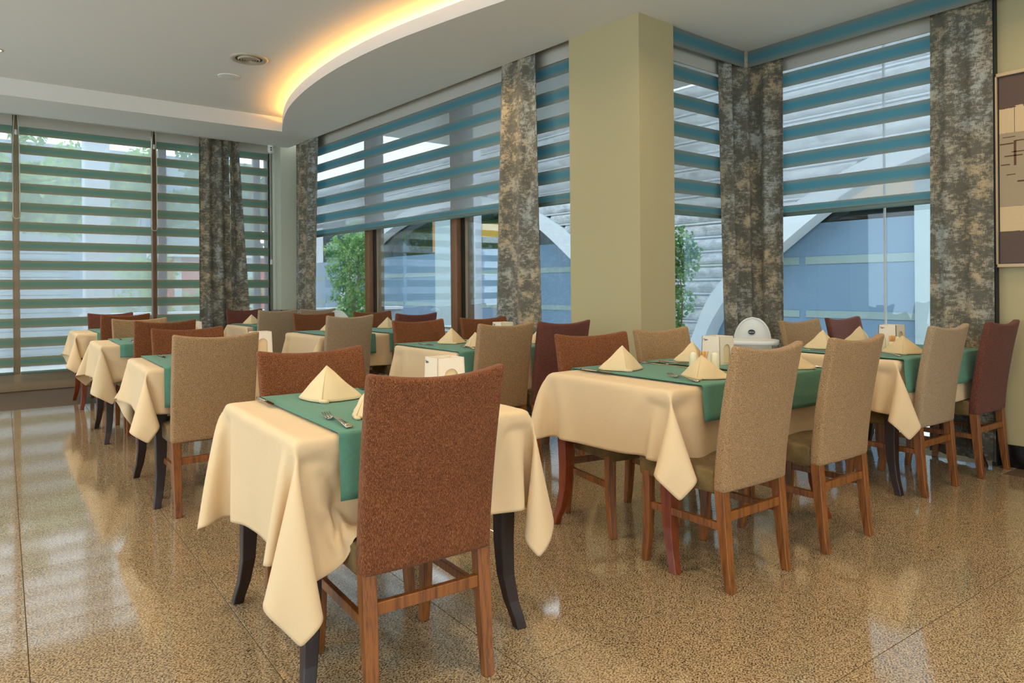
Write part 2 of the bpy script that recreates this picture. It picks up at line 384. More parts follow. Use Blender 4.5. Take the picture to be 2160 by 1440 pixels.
# right-hand soffit, between curve and window plane
outer = []
for p in cv0:
    y = min(max(p.y, -3.6), 9.66); outer.append(Vector((xa(y) if y > 3.43 else (5.30), y)))
outer[0] = Vector((xa(8.70), 8.70))
so = strip('soffit', offs(CV, .0201), outer, ZS, ZS+.02, 'ceiling', soff)
mb = MB(); mb.prism([(3.25, 8.70), (xa(8.7), 8.70), (xa(9.95), 9.66), (3.25, 9.66)], ZS, ZC+.1); mb.build('soffit', 'ceiling', soff)
mb = MB(); mb.prism([(3.86, 3.445), (4.3, 1.6), (5.30, 1.6), (5.30, 3.445)], ZS+.004, ZS+.024); mb.build('soffit', 'ceiling', soff)
mb = MB(); mb.box((5.2, -.6, ZS), (5.46, 1.7, ZS+.02)); mb.build('soffit', 'ceiling', soff)
cove = empty('trim_2', kind='structure')
strip('cove_lip', cv0, cvS, ZS, ZS+.108, 'ceiling', cove)
strip('cove_back', cvB, offs(CV, .24), ZS+.02, ZC+.05, 'ceiling', cove)
led = MB(); led.tube([(p.x, p.y, ZS+.088) for p in offs(CV, .135)[2:]], .009, 6); ledo = led.build('led_strip', 'led_warm', cove)
# pocket lids above blinds
pk = empty('trim_3', kind='structure')
mb = MB(); mb.box((-3.6, 9.60, 3.42), (3.8, 10.5, 3.46)); mb.build('blind_pocket', 'ceiling', pk)
mb = MB(); mb.prism([(xa(9.9), 9.7), (xa(4.11), 4.11), (4.5, 4.11), (4.5, 9.7)], 3.34, 3.38); mb.build('blind_pocket', 'ceiling', pk)
mb = MB(); mb.prism([(xa(9.7)-.0, 9.66), (xa(4.11), 4.11), (xa(4.11)+.015, 4.11), (xa(9.7)+.015, 9.66)], ZS, 3.36); mb.build('blind_pocket', 'ceiling', pk)
mb = MB(); mb.box((-3.6, 9.60, ZS), (3.25, 9.615, 3.44)); mb.build('blind_pocket', 'ceiling', pk)
mb = MB(); mb.box((4.2, 3.40, 3.26), (5.9, 3.9, 3.30)); mb.box((5.27, -.6, 3.26), (5.9, 3.9, 3.30)); mb.build('blind_pocket', 'ceiling', pk)

def wallbox(name, lo, hi, mat='wall', parent=None, kind='structure'):
    o = MB().box(lo, hi).build(name, mat, parent)
    if parent is None: tag(o, kind=kind)
    return o
# pillars
mb = MB(); mb.prism([(xa(4.11), 4.11), (xa(3.40), 3.40), (4.285, 3.40), (4.285, 4.11)], 0, ZS+.2); p1 = mb.build('wall_pillar', 'wall'); tag(p1, kind='structure')
mb = MB(); mb.prism([(3.69, 10.42), (3.69, 9.95), (4.12, 9.95), (4.12, 10.42)], 0, ZS+.2); p2 = mb.build('wall_corner', 'wall_daylit'); tag(p2, kind='structure')
mb = MB(); mb.box((3.672, 9.932, 0), (4.10, 9.95, .905)); mb.box((3.672, 9.932, 0), (3.69, 10.36, .905)); mb.build('wainscot', 'wainscot', p2)
mb = MB(); mb.box((3.60, 9.9, 3.0), (3.70, 10.0, ZS)); 
wr = wallbox('wall_right', (5.42, -3.6, 0), (5.62, 1.655, 3.4)); MB().box((5.400, -3.6, 0), (5.42, 1.655, .145)).build('baseboard', 'black_skirting', wr, bevel=.003)
MB().box((5.36, 1.635, 0), (5.60, 1.665, 3.3)).build('window_jamb', 'dark_rubber', wr)
wf = wallbox('wall_front', (-3.8, -3.8, 0), (5.62, -3.6, .7)); MB().box((-3.8, -3.8, 2.9), (5.62, -3.6, 3.5)).build('lintel', 'wall', wf); MB().box((4.6, -3.8, .7), (5.62, -3.6, 2.9)).build('pier', 'wall', wf)
w6 = empty('fill_window_6', kind='structure')  # invented window behind the camera, added to let in fill daylight
for k in range(5): MB().box((-3.66+k*2.06, -3.75, .7), (-3.60+k*2.06, -3.65, 2.9)).build('mullion', 'frame_grey', w6)
for k in range(4): MB().box((-3.60+k*2.06, -3.70, .7), (-1.60+k*2.06, -3.695, 2.9)).build('pane', 'glass', w6)
wallbox('wall_side', (-3.8, -3.8, 0), (-3.6, -2.6, 3.5)); wallbox('wall_side', (-3.8, 9.2, 0), (-3.6, 10.5, 3.5))
w5 = empty('fill_window_5', kind='structure')  # unseen side glazing, added so sky light fills the room
MB().box((-3.8, -2.6, 2.9), (-3.6, 9.2, 3.5)).build('head_rail', 'frame_grey', w5); MB().box((-3.8, -2.6, 0), (-3.6, 9.2, .2)).build('sill_rail', 'frame_grey', w5)
for k in range(7): MB().box((-3.75, -2.6+k*1.96, .2), (-3.65, -2.54+k*1.96, 2.9)).build('mullion', 'frame_grey', w5)
for k in range(6): MB().box((-3.705, -2.54+k*1.96, .2), (-3.70, -.64+k*1.96, 2.9)).build('pane', 'glass', w5)
wallbox('wall_left', (-3.6, 10.36, 0), (-2.62, 10.5, 3.5))

# windows: left (looking out along +y), long right-hand one, return one, right-most one
w1 = empty('window_1', kind='structure')
MB().box((-2.62, 10.30, 0), (3.70, 10.44, .205)).build('sill_rail', 'frame_grey', w1, bevel=.004)
MB().box((-2.62, 10.33, 3.28), (3.70, 10.44, 3.46)).build('head_rail', 'frame_grey', w1)
for x, wd, mt in ((-2.59, .07, 'frame_grey'), (-1.03, .07, 'frame_grey'), (.60, .07, 'frame_grey'), (2.12, .06, 'frame_brown'), (3.635, .05, 'frame_dark'), (2.235, .10, 'frame_brown'), (3.50, .10, 'frame_brown')):
    MB().box((x-wd/2, 10.31 if wd < .09 else 10.40, .205), (x+wd/2, 10.43 if wd < .09 else 10.46, 3.28)).build('mullion', mt, w1, bevel=.003)
for x0, x1 in ((-2.555, -1.065), (-.995, .565), (.635, 2.09), (2.285, 3.45)):
    MB().box((x0, 10.385, .205), (x1, 10.391, 3.28)).build('pane', 'glass', w1)
w2 = empty('window_2', kind='structure')
def Abox(name, y0, y1, d0, d1, z0, z1, mat, par, **k):
    mb = MB(); mb.prism([(xa(y0)+d0, y0), (xa(y0)+d1, y0), (xa(y1)+d1, y1), (xa(y1)+d0, y1)], z0, z1); return mb.build(name, mat, par, **k)
Abox('sill_rail', 4.11, 9.95, .28, .42, 0, .08, 'frame_grey', w2); Abox('head_rail', 4.11, 9.95, .28, .42, 3.22, 3.34, 'frame_grey', w2)
for y in (6.09, 7.92):
    Abox('mullion', y-.055, y+.055, .27, .33, .08, 3.22, 'frame_brown', w2, bevel=.003)
    Abox('mullion', y-.075, y-.03, .335, .36, .08, 3.22, 'frame_dark', w2)
    Abox('mullion', y-.12, y-.03, .36, .44, .08, 3.22, 'frame_grey', w2, bevel=.003)
Abox('mullion', 9.70, 9.95, .30, .42, .08, 3.22, 'frame_pale', w2); Abox('mullion', 4.08, 4.16, .30, .40, .08, 3.22, 'frame_grey', w2)
for y0, y1 in ((4.16, 5.97), (6.145, 7.80), (7.975, 9.70)): Abox('pane', y0, y1, .350, .356, .08, 3.22, 'glass', w2)
w3 = empty('window_3', kind='structure')
MB().box((4.285, 3.72, 0), (5.72, 3.84, .06)).build('sill_rail', 'frame_pale', w3); MB().box((4.285, 3.72, 3.20), (5.72, 3.84, 3.30)).build('head_rail', 'frame_pale', w3)
MB().box((4.285, 3.775, .06), (5.65, 3.781, 3.20)).build('pane', 'glass', w3)
w4 = empty('window_4', kind='structure')
MB().box((5.60, 1.70, 0), (5.72, 3.80, .06)).build('sill_rail', 'frame_pale', w4); MB().box((5.60, 1.70, 3.20), (5.72, 3.80, 3.30)).build('head_rail', 'frame_pale', w4)
MB().box((5.655, 1.70, .06), (5.661, 3.775, 3.20)).build('pane', 'glass', w4)
MB().box((5.640, 2.458, .06), (5.664, 2.468, 3.20)).build('glass_joint', 'frame_pale', w4)
MB().box((5.63, 3.75, .06), (5.67, 3.79, 3.20)).build('corner_joint', 'glass', w4)

# ------------------------------------------------------------------ blinds
def blind(label, P0, P1, top, ztops, period, bandh, zend, bandmat, cord_at=None, cord_z=1.9, seed=0, headz=None):
    """P0,P1: plan ends. Bands hang in front of one sheer sheet."""
    P0 = Vector(P0); P1 = Vector(P1); d = (P1-P0); L = d.length; d.normalize(); nrm = Vector((-d.y, d.x))
    ang = math.atan2(d.y, d.x)
    root = empty('zebra_blind', label, 'blind', (P0.x, P0.y, 0), ang, 'striped zebra roller blinds')
    sh = MB(); sh.box((.004, .010, zend), (L-.004, .0112, top)); sh.build('sheer_panel', 'sheer', root)
    bm_ = MB(); bm_.box((0, -.001, -bandh/2), (L, .001, bandh/2)); b0 = None
    z = ztops
    while z > zend-.02:
        h0 = bandh; zz = z
        if b0 is None:
            b0 = bm_.build('fabric_band', bandmat, root, loc=(0, .006, zz-bandh/2))
        elif zz-bandh > zend-.01:
            o = b0.copy(); COL.objects.link(o); o.parent = root; o.location = (0, .006, zz-bandh/2)
        z -= period
    MB().box((0, -.012, zend-.028), (L, .016, zend+.004)).build('bottom_rail', 'rail_teal', root, bevel=.006)
    if bandmat == 'band_teal': MB().box((0, -.004, zend), (L, .004, zend+.062)).build('hem_band', bandmat, root)
    MB().box((0, -.014, ztops+(.018 if headz is None else headz)), (L, .0, top)).build('head_panel', 'headrail', root)
    if cord_at is not None:
        pts = []; r = .035
        zt = top+.0
        for k in range(0, 15): t = k/14; pts.append((cord_at-.012-.022*min(1, t*2.4)*(1), -.035, zt-(zt-cord_z)*t))
        for k in range(1, 8): th = math.pi*k/8; pts.append((cord_at-r*math.cos(th), -.035, cord_z-r*math.sin(th)))
        for k in range(14, -1, -1): t = k/14; pts.append((cord_at+.012+.022*min(1, t*2.4), -.035, zt-(zt-cord_z)*t))
        MB().tube(pts, .0045, 5).build('pull_cord', 'cord', root)
        MB().lathe([(.012, 0), (.016, .02), (.012, .06)], 10, (cord_at, -.04, zt-.36)).build('cord_clip', 'white_plastic', root)
    return root
L0 = 2.957+.231
blind('striped zebra blind at the left picture edge, left of the grey mullion', (-.99, 10.22), (.565, 10.22), 3.42, L0, .231, .115, .24, 'band_green', headz=-.02)
blind('wide striped zebra blind between grey mullion and brown mullion, cords at both ends', (.63, 10.22), (2.06, 10.22), 3.42, L0, .231, .115, .24, 'band_green', -.03, 2.10, headz=-.02)
blind('striped zebra blind behind the patterned curtain on the left glass wall', (2.12, 10.22), (3.61, 10.22), 3.42, L0, .231, .115, .24, 'band_green', -.03, 2.02, headz=-.02)
def PA(y, d=.16): return (xa(y)+d, y)
A0 = 2.880+.226
blind('narrow teal striped blind above the small tree', PA(9.60), PA(7.76), 3.34, A0, .226, .118, 1.925, 'band_teal', headz=-.004)
blind('teal striped blind in middle of the long window', PA(7.765), PA(6.0), 3.34, A0, .226, .118, 1.925, 'band_teal', headz=-.004)
blind('teal striped blind of the long window behind the brown curtain next to the pillar', PA(6.0), PA(4.13), 3.34, A0, .226, .118, 1.925, 'band_teal', headz=-.004)
blind('narrow teal striped blind right of the thick pillar', (4.30, 3.53), (5.42, 3.53), 3.26, 2.950, .2235, .120, 1.79, 'band_teal')
blind('large teal striped blind between the two right-hand curtains', (5.455, 3.45), (5.455, 1.72), 3.26, 2.972, .2255, .118, 1.80, 'band_teal')
# fabric valance at the ceiling, round the corner
val = empty('valance', 'teal and taupe pleated fabric valance running round the window corner', 'valance', (0, 0, 0))
MB().box((4.285, 3.425, 3.045), (5.285, 3.437, ZS)).build('valance_panel', 'band_teal', val)
mb = MB(); mb.prism([(5.285, 3.437), (5.297, 3.437), (5.25, .2), (5.238, .2)], 3.045, ZS); mb.build('valance_panel', 'band_teal', val)
# loose cord near the corner pillar
MB().tube([(3.60, 10.10, 3.2), (3.60, 10.10, 2.4), (3.60, 10.10, 1.62)], .004, 5).build('hang', 'cord', None)
hc = bpy.data.objects['hang']; hc.name = 'pull_cord'; hc.parent = [o for o in bpy.data.objects if o.name.startswith('window_1')][0]
MB().box((3.588, 10.088, 1.56), (3.612, 10.112, 1.63)).build('weight', 'white_plastic', hc)

# ------------------------------------------------------------------ curtains
def curtain(label, path_top, path_bot, ztop, zbot, amp, waves, name='patterned_curtain', ph=0, th=.004):
    """paths: plan polylines (top and bottom); pleats of growing depth"""
    nu, nv = 90, 24
    def along(P, t):
        P = [Vector(p) for p in P]; ls = [(P[i+1]-P[i]).length for i in range(len(P)-1)]; T = sum(ls); s = t*T
        for i, l in enumerate(ls):
            if s <= l or i == len(ls)-1:
                d = (P[i+1]-P[i]).normalized(); return P[i]+d*min(s, l), Vector((-d.y, d.x)), T
            s -= l
    def fn(u, v):
        a_, n1, T1 = along(path_top, u); b_, n2, T2 = along(path_bot, u); w = v
        p = a_.lerp(b_, w); n = (n1.lerp(n2, w))
        k = amp*(math.sin(2*math.pi*waves*u+ph+.3*math.sin(3*v))+.3*math.sin(4*math.pi*waves*u+1.3+ph+v))*(.75+.35*v)
        p = p+n*k
        return (p.x, p.y, ztop+(zbot-ztop)*v)
    mb = MB(); mb.grid(fn, nu, nv)
    me = mb.mesh(name); me.materials.append(M['curtain'])
    T = along(path_bot, 0)[2]*1.0+.0
    s = [0]
    for i in range(nu):
        p, q = Vector(fn(i/nu, .5)), Vector(fn((i+1)/nu, .5)); s.append(s[-1]+(q-p).length)
    uvl = me.uv_layers.new(name='UVMap')
    off = random.random()*5
    for li, lp in enumerate(me.loops):
        vi = lp.vertex_index; j, i = divmod(vi, nu+1); uvl.data[li].uv = (s[i]+off, ztop+(zbot-ztop)*j/nv+off)
    o = bpy.data.objects.new(name, me); COL.objects.link(o)
    md = o.modifiers.new('s', 'SOLIDIFY'); md.thickness = th; md.offset = 0
    me2 = bpy.data.meshes.new_from_object(o.evaluated_get(bpy.context.evaluated_depsgraph_get())); o.modifiers.clear(); o.data = me2
    return tag(o, label, 'curtain', 'grey and gold patterned curtains')
curtain('patterned curtain panel hanging on the left glass wall', [(2.63, 10.10), (3.00, 10.06)], [(2.62, 10.10), (3.05, 10.06)], 3.38, .03, .030, 2.5)
curtain('narrow patterned curtain fold widening downward beside the left-wall curtain panel', [(3.02, 10.02), (3.06, 10.09), (3.13, 10.04)], [(3.03, 10.0), (3.12, 10.10), (3.32, 10.03)], 3.36, .03, .012, 1.6, ph=1)
curtain('slim patterned curtain between corner pillar and the small tree', [(xa(9.5)+.02, 9.42), (xa(8.8)+.03, 8.75)], [(xa(9.5)+.02, 9.50), (xa(8.9)+.03, 8.92)], 3.34, .03, .030, 2.5)
curtain('tall brown patterned curtain left of the thick pillar', [(xa(5)+.11, 5.06), (xa(5)+.03, 4.98), (xa(5)+.05, 4.56)], [(xa(5)+.13, 5.20), (xa(5)+.01, 5.12), (xa(5)+.05, 4.47)], 3.34, .03, .022, 2.5)
curtain('wide patterned curtain folded round the window corner', [(4.96, 3.47), (5.17, 3.49), (5.33, 3.42), (5.365, 3.14)], [(5.06, 3.47), (5.20, 3.49), (5.35, 3.42), (5.375, 3.16)], 3.2, .03, .030, 3.5)
curtain('patterned curtain beside the painting on the right wall', [(5.36, 2.02), (5.34, 1.64)], [(5.37, 2.05), (5.34, 1.64)], 3.2, .03, .016, 2.5)

# ------------------------------------------------------------------ ceiling fittings
vent = empty('air_vent', 'round white air diffuser in the ceiling recess', 'vent', (2.18, 6.66, ZC))
MB().lathe([(.17, 0), (.172, -.006), (.15, -.014), (.125, -.010), (.120, -.002)], 40, cap=False).build('rim', 'vent_white', vent)
MB().lathe([(.120, -.001), (0.001, -.001)], 32, cap=False).build('backing', 'vent_dark', vent)
for r_ in (.10, .078, .056, .034):
    MB().lathe([(r_, -.002), (r_-.004, -.014), (r_-.012, -.020), (r_-.008, -.004)], 32, cap=False).build('ring', 'vent_white', vent)
spk = empty('ceiling_speaker', 'small flat round ceiling speaker grille below the air diffuser', 'speaker', (2.20, 7.33, ZC))
MB().lathe([(.108, 0), (.106, -.006), (.098, -.008), (.0, -.008)], 36).build('grille', 'ceiling', spk)
def downlight(x, y, z, power, label, spread=150):
    d = empty('recessed_downlight', label, 'light', (x, y, z), 0, 'recessed ceiling downlights')
    MB().lathe([(.062, 0), (.062, -.004), (.050, -.006), (.046, .0)], 24, cap=False).build('rim', 'vent_white', d)
    MB().lathe([(.046, -.001), (.001, -.001)], 20, cap=False).build('lens', 'lamp_warm', d)
    l = disc_light(0, 0, -.02, power, .09, spread=spread); l.parent = d
downlight(.31, 7.76, ZC, 36, 'lit recessed downlight at the left picture edge on the ceiling')
for x, y in ((-1.2, 5.2), (-1.6, 2.6), (1.2, 1.0), (.2, 3.2), (-1.0, 0), (2.3, -.6), (.8, -2.2), (3.2, -2.2), (-2.4, -2)):
    disc_light(x, y, ZC-.02, 18, .09)
for x, y in ((3.45, 2.6), (4.55, 1.3), (3.35, 4.9)):
    disc_light(x, y, ZS-.01, 8, .09)
# small security camera under the soffit at the corner
sc_ = empty('security_camera', 'small white dome security camera at the ceiling corner', 'camera', (3.44, 9.62, ZS))
MB().lathe([(.045, 0), (.045, -.03), (.03, -.04)], 20).build('mount', 'white_plastic', sc_)
MB().lathe([(.0, -.055), (.028, -.05), (.040, -.03), (.042, 0), (.036, .03), (.0, .045)], 20, (-.01, -.01, -.06)).build('housing', 'white_plastic', sc_)
for zz in (-.045, -.075):
    e = MB(); e.lathe([(.009, 0), (.009, .01)], 12); q = e.build('lens', 'black_plastic', sc_, loc=(-.02, -.052, zz)); q.rotation_euler = (R(90), 0, R(-18))

# ------------------------------------------------------------------ painting
art = empty('painting', 'abstract brown and cream painting in a pale wooden frame on the right wall', 'painting', (5.40, 1.65, 1.305))
H_, L_ = 1.27, 1.0      # runs towards -y
MB().box((-.004, -L_, .0), (.018, 0, H_)).build('canvas', 'paint_grey', art)
for lo, hi in (((-.03, -L_, 0), (.012, 0, .022)), ((-.03, -L_, H_-.022), (.012, 0, H_)), ((-.03, -.022, 0), (.012, 0, H_)), ((-.03, -L_, 0), (.012, -L_+.022, H_))):
    MB().box(lo, hi).build('frame', 'frame_wood', art, bevel=.002)
MB().box((-.006, -L_+.02, .02), (-.003, -.022, H_-.02)).build('shadow_gap', 'black_plastic', art)
def patch(z0, z1, y0, y1, mat, k=0):
    mb = MB(); n = 16; pts = []
    rnd = random.Random(k)
    def fn(u, v): return (-.009-.0008*rnd.random(), -(y0+(y1-y0)*u), (z0+(z1-z0)*v)+(.004*(rnd.random()-.5) if 0 < u < 1 else 0))
    mb.grid(fn, n, 3, False); return mb.build('paint_patch', mat, art, solid=.003)
patch(1.035, 1.243, .032, .97, 'paint_dark', 1); patch(.875, 1.035, .032, .115, 'paint_cream', 2); patch(.875, 1.045, .118, .6, 'paint_cream', 8); patch(.395, .875, .032, .97, 'paint_grey', 3); patch(.235, .395, .032, .97, 'paint_cream', 4); patch(.027, .235, .032, .97, 'paint_dark', 5)
for z0, y0, y1, w in ((.80, .035, .11, .008), (.815, .12, .3, .007), (.72, .06, .16, .007), (.745, .10, .2, .006), (.665, .04, .09, .007), (.60, .07, .12, .005), (.55, .13, .2, .01), (.845, .05, .12, .004)):
    mb = MB(); mb.box((-.0125, -y1, z0), (-.0110, -y0, z0+w)); mb.build('brush_stroke', 'paint_line', art)
mb = MB(); mb.box((-.0125, -.125, .66), (-.0110, -.112, .82)); mb.build('brush_stroke', 'paint_line', art)

# ------------------------------------------------------------------ chairs
def back_mesh():
    mb = MB(); nx, nz = 14, 16; W_ = .221
    def prof(z):
        t = (z-.385)/.585; return -.012*t-.075*t**1.6
    def P(u, v, side):
        z = .385+.585*v; w = W_-.006*(1-v); x = (u*2-1)*w
        dip = .020*(1-(u*2-1)**2)
        zz = z-(.024*(1-(u*2-1)**2))*v**3-(0 if v > .02 else -.006*(1-(u*2-1)**2))
        y = prof(z)-dip
        th = .052-.008*v
        bulge = .004*math.sin(math.pi*u)*math.sin(math.pi*v)
        return (x, y-bulge if side == 0 else y+th+bulge, zz)
    vs = []; idx = {}
    for s_ in (0, 1):
        for j in range(nz+1):
            for i in range(nx+1): idx[(s_, i, j)] = len(vs); vs.append(P(i/nx, j/nz, s_))
    fs = []
    for s_ in (0, 1):
        for j in range(nz):
            for i in range(nx): fs.append((idx[s_, i, j], idx[s_, i+1, j], idx[s_, i+1, j+1], idx[s_, i, j+1]))
    for i in range(nx):
        fs.append((idx[0, i, 0], idx[0, i+1, 0], idx[1, i+1, 0], idx[1, i, 0])); fs.append((idx[0, i, nz], idx[0, i+1, nz], idx[1, i+1, nz], idx[1, i, nz]))
    for j in range(nz):
        fs.append((idx[0, 0, j], idx[0, 0, j+1], idx[1, 0, j+1], idx[1, 0, j])); fs.append((idx[0, nx, j], idx[0, nx, j+1], idx[1, nx, j+1], idx[1, nx, j]))
    mb.add(vs, fs); return mb
def sq(cx, cy, z, w, d=None):
    d = d or w; return [(cx-w/2, cy-d/2, z), (cx+w/2, cy-d/2, z), (cx+w/2, cy+d/2, z), (cx-w/2, cy+d/2, z)]
CH = {}
def make_chair(kind, fabric, wood):
    t = empty('dining_chair', 'x', 'chair', (0, 0, 0), 0, 'upholstered dining chairs')
    if 'back' not in CH:
        CH['back'] = None
    b = back_mesh().build('backrest', fabric, t, bevel=.013, seg=3)
    # seat cushion: boxed, slightly domed
    mb = MB(); n = 10
    top = lambda u, v: ((u*2-1)*.216, .045+.40*v, .468+.016*math.sin(math.pi*u)*math.sin(math.pi*v))
    bot = lambda u, v: ((u*2-1)*.212, .045+.40*v, .375)
    vs = [top(i/n, j/n) for j in range(n+1) for i in range(n+1)]+[bot(i/n, j/n) for j in range(n+1) for i in range(n+1)]
    K = (n+1)**2; fs = []
    for j in range(n):
        for i in range(n):
            q = (j*(n+1)+i, j*(n+1)+i+1, (j+1)*(n+1)+i+1, (j+1)*(n+1)+i); fs.append(q); fs.append(tuple(K+k for k in q))
    for i in range(n):
        fs.append((i, i+1, K+i+1, K+i)); q = n*(n+1); fs.append((q+i, q+i+1, K+q+i+1, K+q+i)); fs.append((i*(n+1), (i+1)*(n+1), K+(i+1)*(n+1), K+i*(n+1))); fs.append((i*(n+1)+n, (i+1)*(n+1)+n, K+(i+1)*(n+1)+n, K+i*(n+1)+n))
    mb.add(vs, fs); mb.build('seat', 'seat_olive', t, bevel=.012, seg=2)
    for sx in (-1, 1):
        secs = []
        for z, y, w in ((.42, .026, .044), (.38, .024, .044), (.28, .016, .043), (.18, .008, .040), (.08, -.002, .036), (0, -.014, .033)):
            secs.append(sq(sx*.190, y, z, w))
        mb = MB(); mb.loft(secs); mb.build('leg', wood, t, bevel=.003, seg=1, smooth=False)
        secs = []
        for z, y, w in ((.40, .405, .042), (.25, .405, .040), (.12, .410, .036), (0, .425, .032)):
            secs.append(sq(sx*.195, y, z, w))
        mb = MB(); mb.loft(secs); mb.build('leg', wood, t, bevel=.003, seg=1, smooth=False)
        mb = MB(); mb.box((sx*.195-.010, .03, .235), (sx*.195+.010, .395, .265)); mb.build('stretcher', wood, t, bevel=.002, seg=1, smooth=False)
    MB().box((-.18, .004, .270), (.18, .026, .306)).build('stretcher', wood, t, bevel=.002, seg=1, smooth=False)
    return t
protos = {}
def chair(kind, x, y, rz, label):
    fab = {'brown': 'chenille_brown', 'plum': 'chenille_brown_daylit', 'tan': 'weave_tan', 'grey': 'weave_tan_daylit'}[kind]  # plum and grey kinds: brown and tan with window light in the colour
    sc_f = (1.04, 1, .98) if abs(rz) > 2 else (1, 1, 1)
    if kind not in protos:
        c = make_chair(kind, fab, 'oak_brown'); protos[kind] = c; c.location = (x, y, 0); c.rotation_euler = (0, 0, rz); c['label'] = label; c.scale = sc_f; return c
    c = dup(protos[kind], (x, y, 0), rz, label); c.scale = sc_f; return c
N, F_ = 0.0, math.pi
chairs = [
 ('brown', 1.105, 1.79, R(-4), 'rust-brown upholstered dining chair nearest the viewer, backrest to the viewer'),
 ('brown', 1.195, 2.82, F_+R(-2), 'rust-brown chair facing the viewer behind the nearest table'),
 ('tan', 1.115, 4.02, R(-1), 'tan woven chair with its back to the viewer, left of the nearest table'),
 ('brown', 1.255, 5.07, F_, 'rust-brown chair facing the viewer, directly behind the large tan chair of the left column'),
 ('brown', 1.31, 6.08, R(-2), 'rust-brown chair with its back to the viewer at the third table of the left column'),
 ('tan', 1.345, 7.12, F_, 'tan chair facing the viewer at the third table of the left column'),
 ('brown', 1.37, 8.06, R(-2), 'rust-brown chair with its back to the viewer at the farthest table of the left column'),
 ('plum', 1.42, 9.14, F_, 'dark brown chair facing the viewer at the farthest left table, close to the blinds'),
 ('plum', 2.97, 9.27, F_, 'dark brown chair below the left patterned curtain, facing the viewer'),
 ('grey', 2.94, 8.12, R(0), 'tan chair with its back to the viewer at the farthest middle table'),
 ('grey', 3.44, 8.14, R(0), 'tan chair mostly hidden behind brown chair and high chair ring, farthest middle table'),
 ('brown', 3.02, 7.14, F_, 'brown chair facing the viewer left of the farther high chair'),
 ('brown', 3.69, 7.10, F_, 'brown chair facing the viewer right of the farther high chair'),
 ('grey', 2.77, 5.86, R(-1), 'tan chair with its back to the viewer in front of the farther high chair'),
 ('plum', 3.45, 5.86, R(0), 'dark brown chair just behind another brown chair, right of the small tree'),
 ('brown', 2.93, 4.84, F_+R(-2), 'brown chair facing the viewer behind the napkin on the middle table by the long window'),
 ('brown', 3.59, 4.86, F_+R(-4), 'brown chair facing the viewer below the tall curtain next to the pillar'),
 ('tan', 2.88, 3.74, R(-3), 'tan chair with its back to the viewer at the middle table before the pillar'),
 ('plum', 3.33, 3.66, R(-5), 'dark brown chair with its back to the viewer right in front of the thick pillar'),
 ('brown', 2.74, 2.70, F_+R(-12), 'reddish-brown chair facing the viewer at the left end of the right-hand table'),
 ('tan', 3.365, 2.72, F_+R(-3), 'tan chair facing the viewer just right of the thick pillar'),
 ('tan', 2.56, 1.63, R(-2), 'large tan woven chair seen from behind at the left of the right-hand table'),
 ('tan', 3.24, 1.60, R(-2), 'second tan woven chair along the near side of the right-hand table'),
 ('tan', 4.85, 2.66, F_+R(-4), 'tan chair facing the viewer at the rightmost table, next to the corner curtain'),
 ('plum', 5.46, 2.64, F_+R(-3), 'dark brown chair facing the viewer at the rightmost table before the window'),
 ('grey', 4.47, 1.66, R(-3), 'tan chair with its back to the viewer at the rightmost table'),
 ('plum', 5.15, 1.60, R(-3), 'brown chair with its back to the viewer at the right picture edge'),
]
for c in chairs: chair(*c)

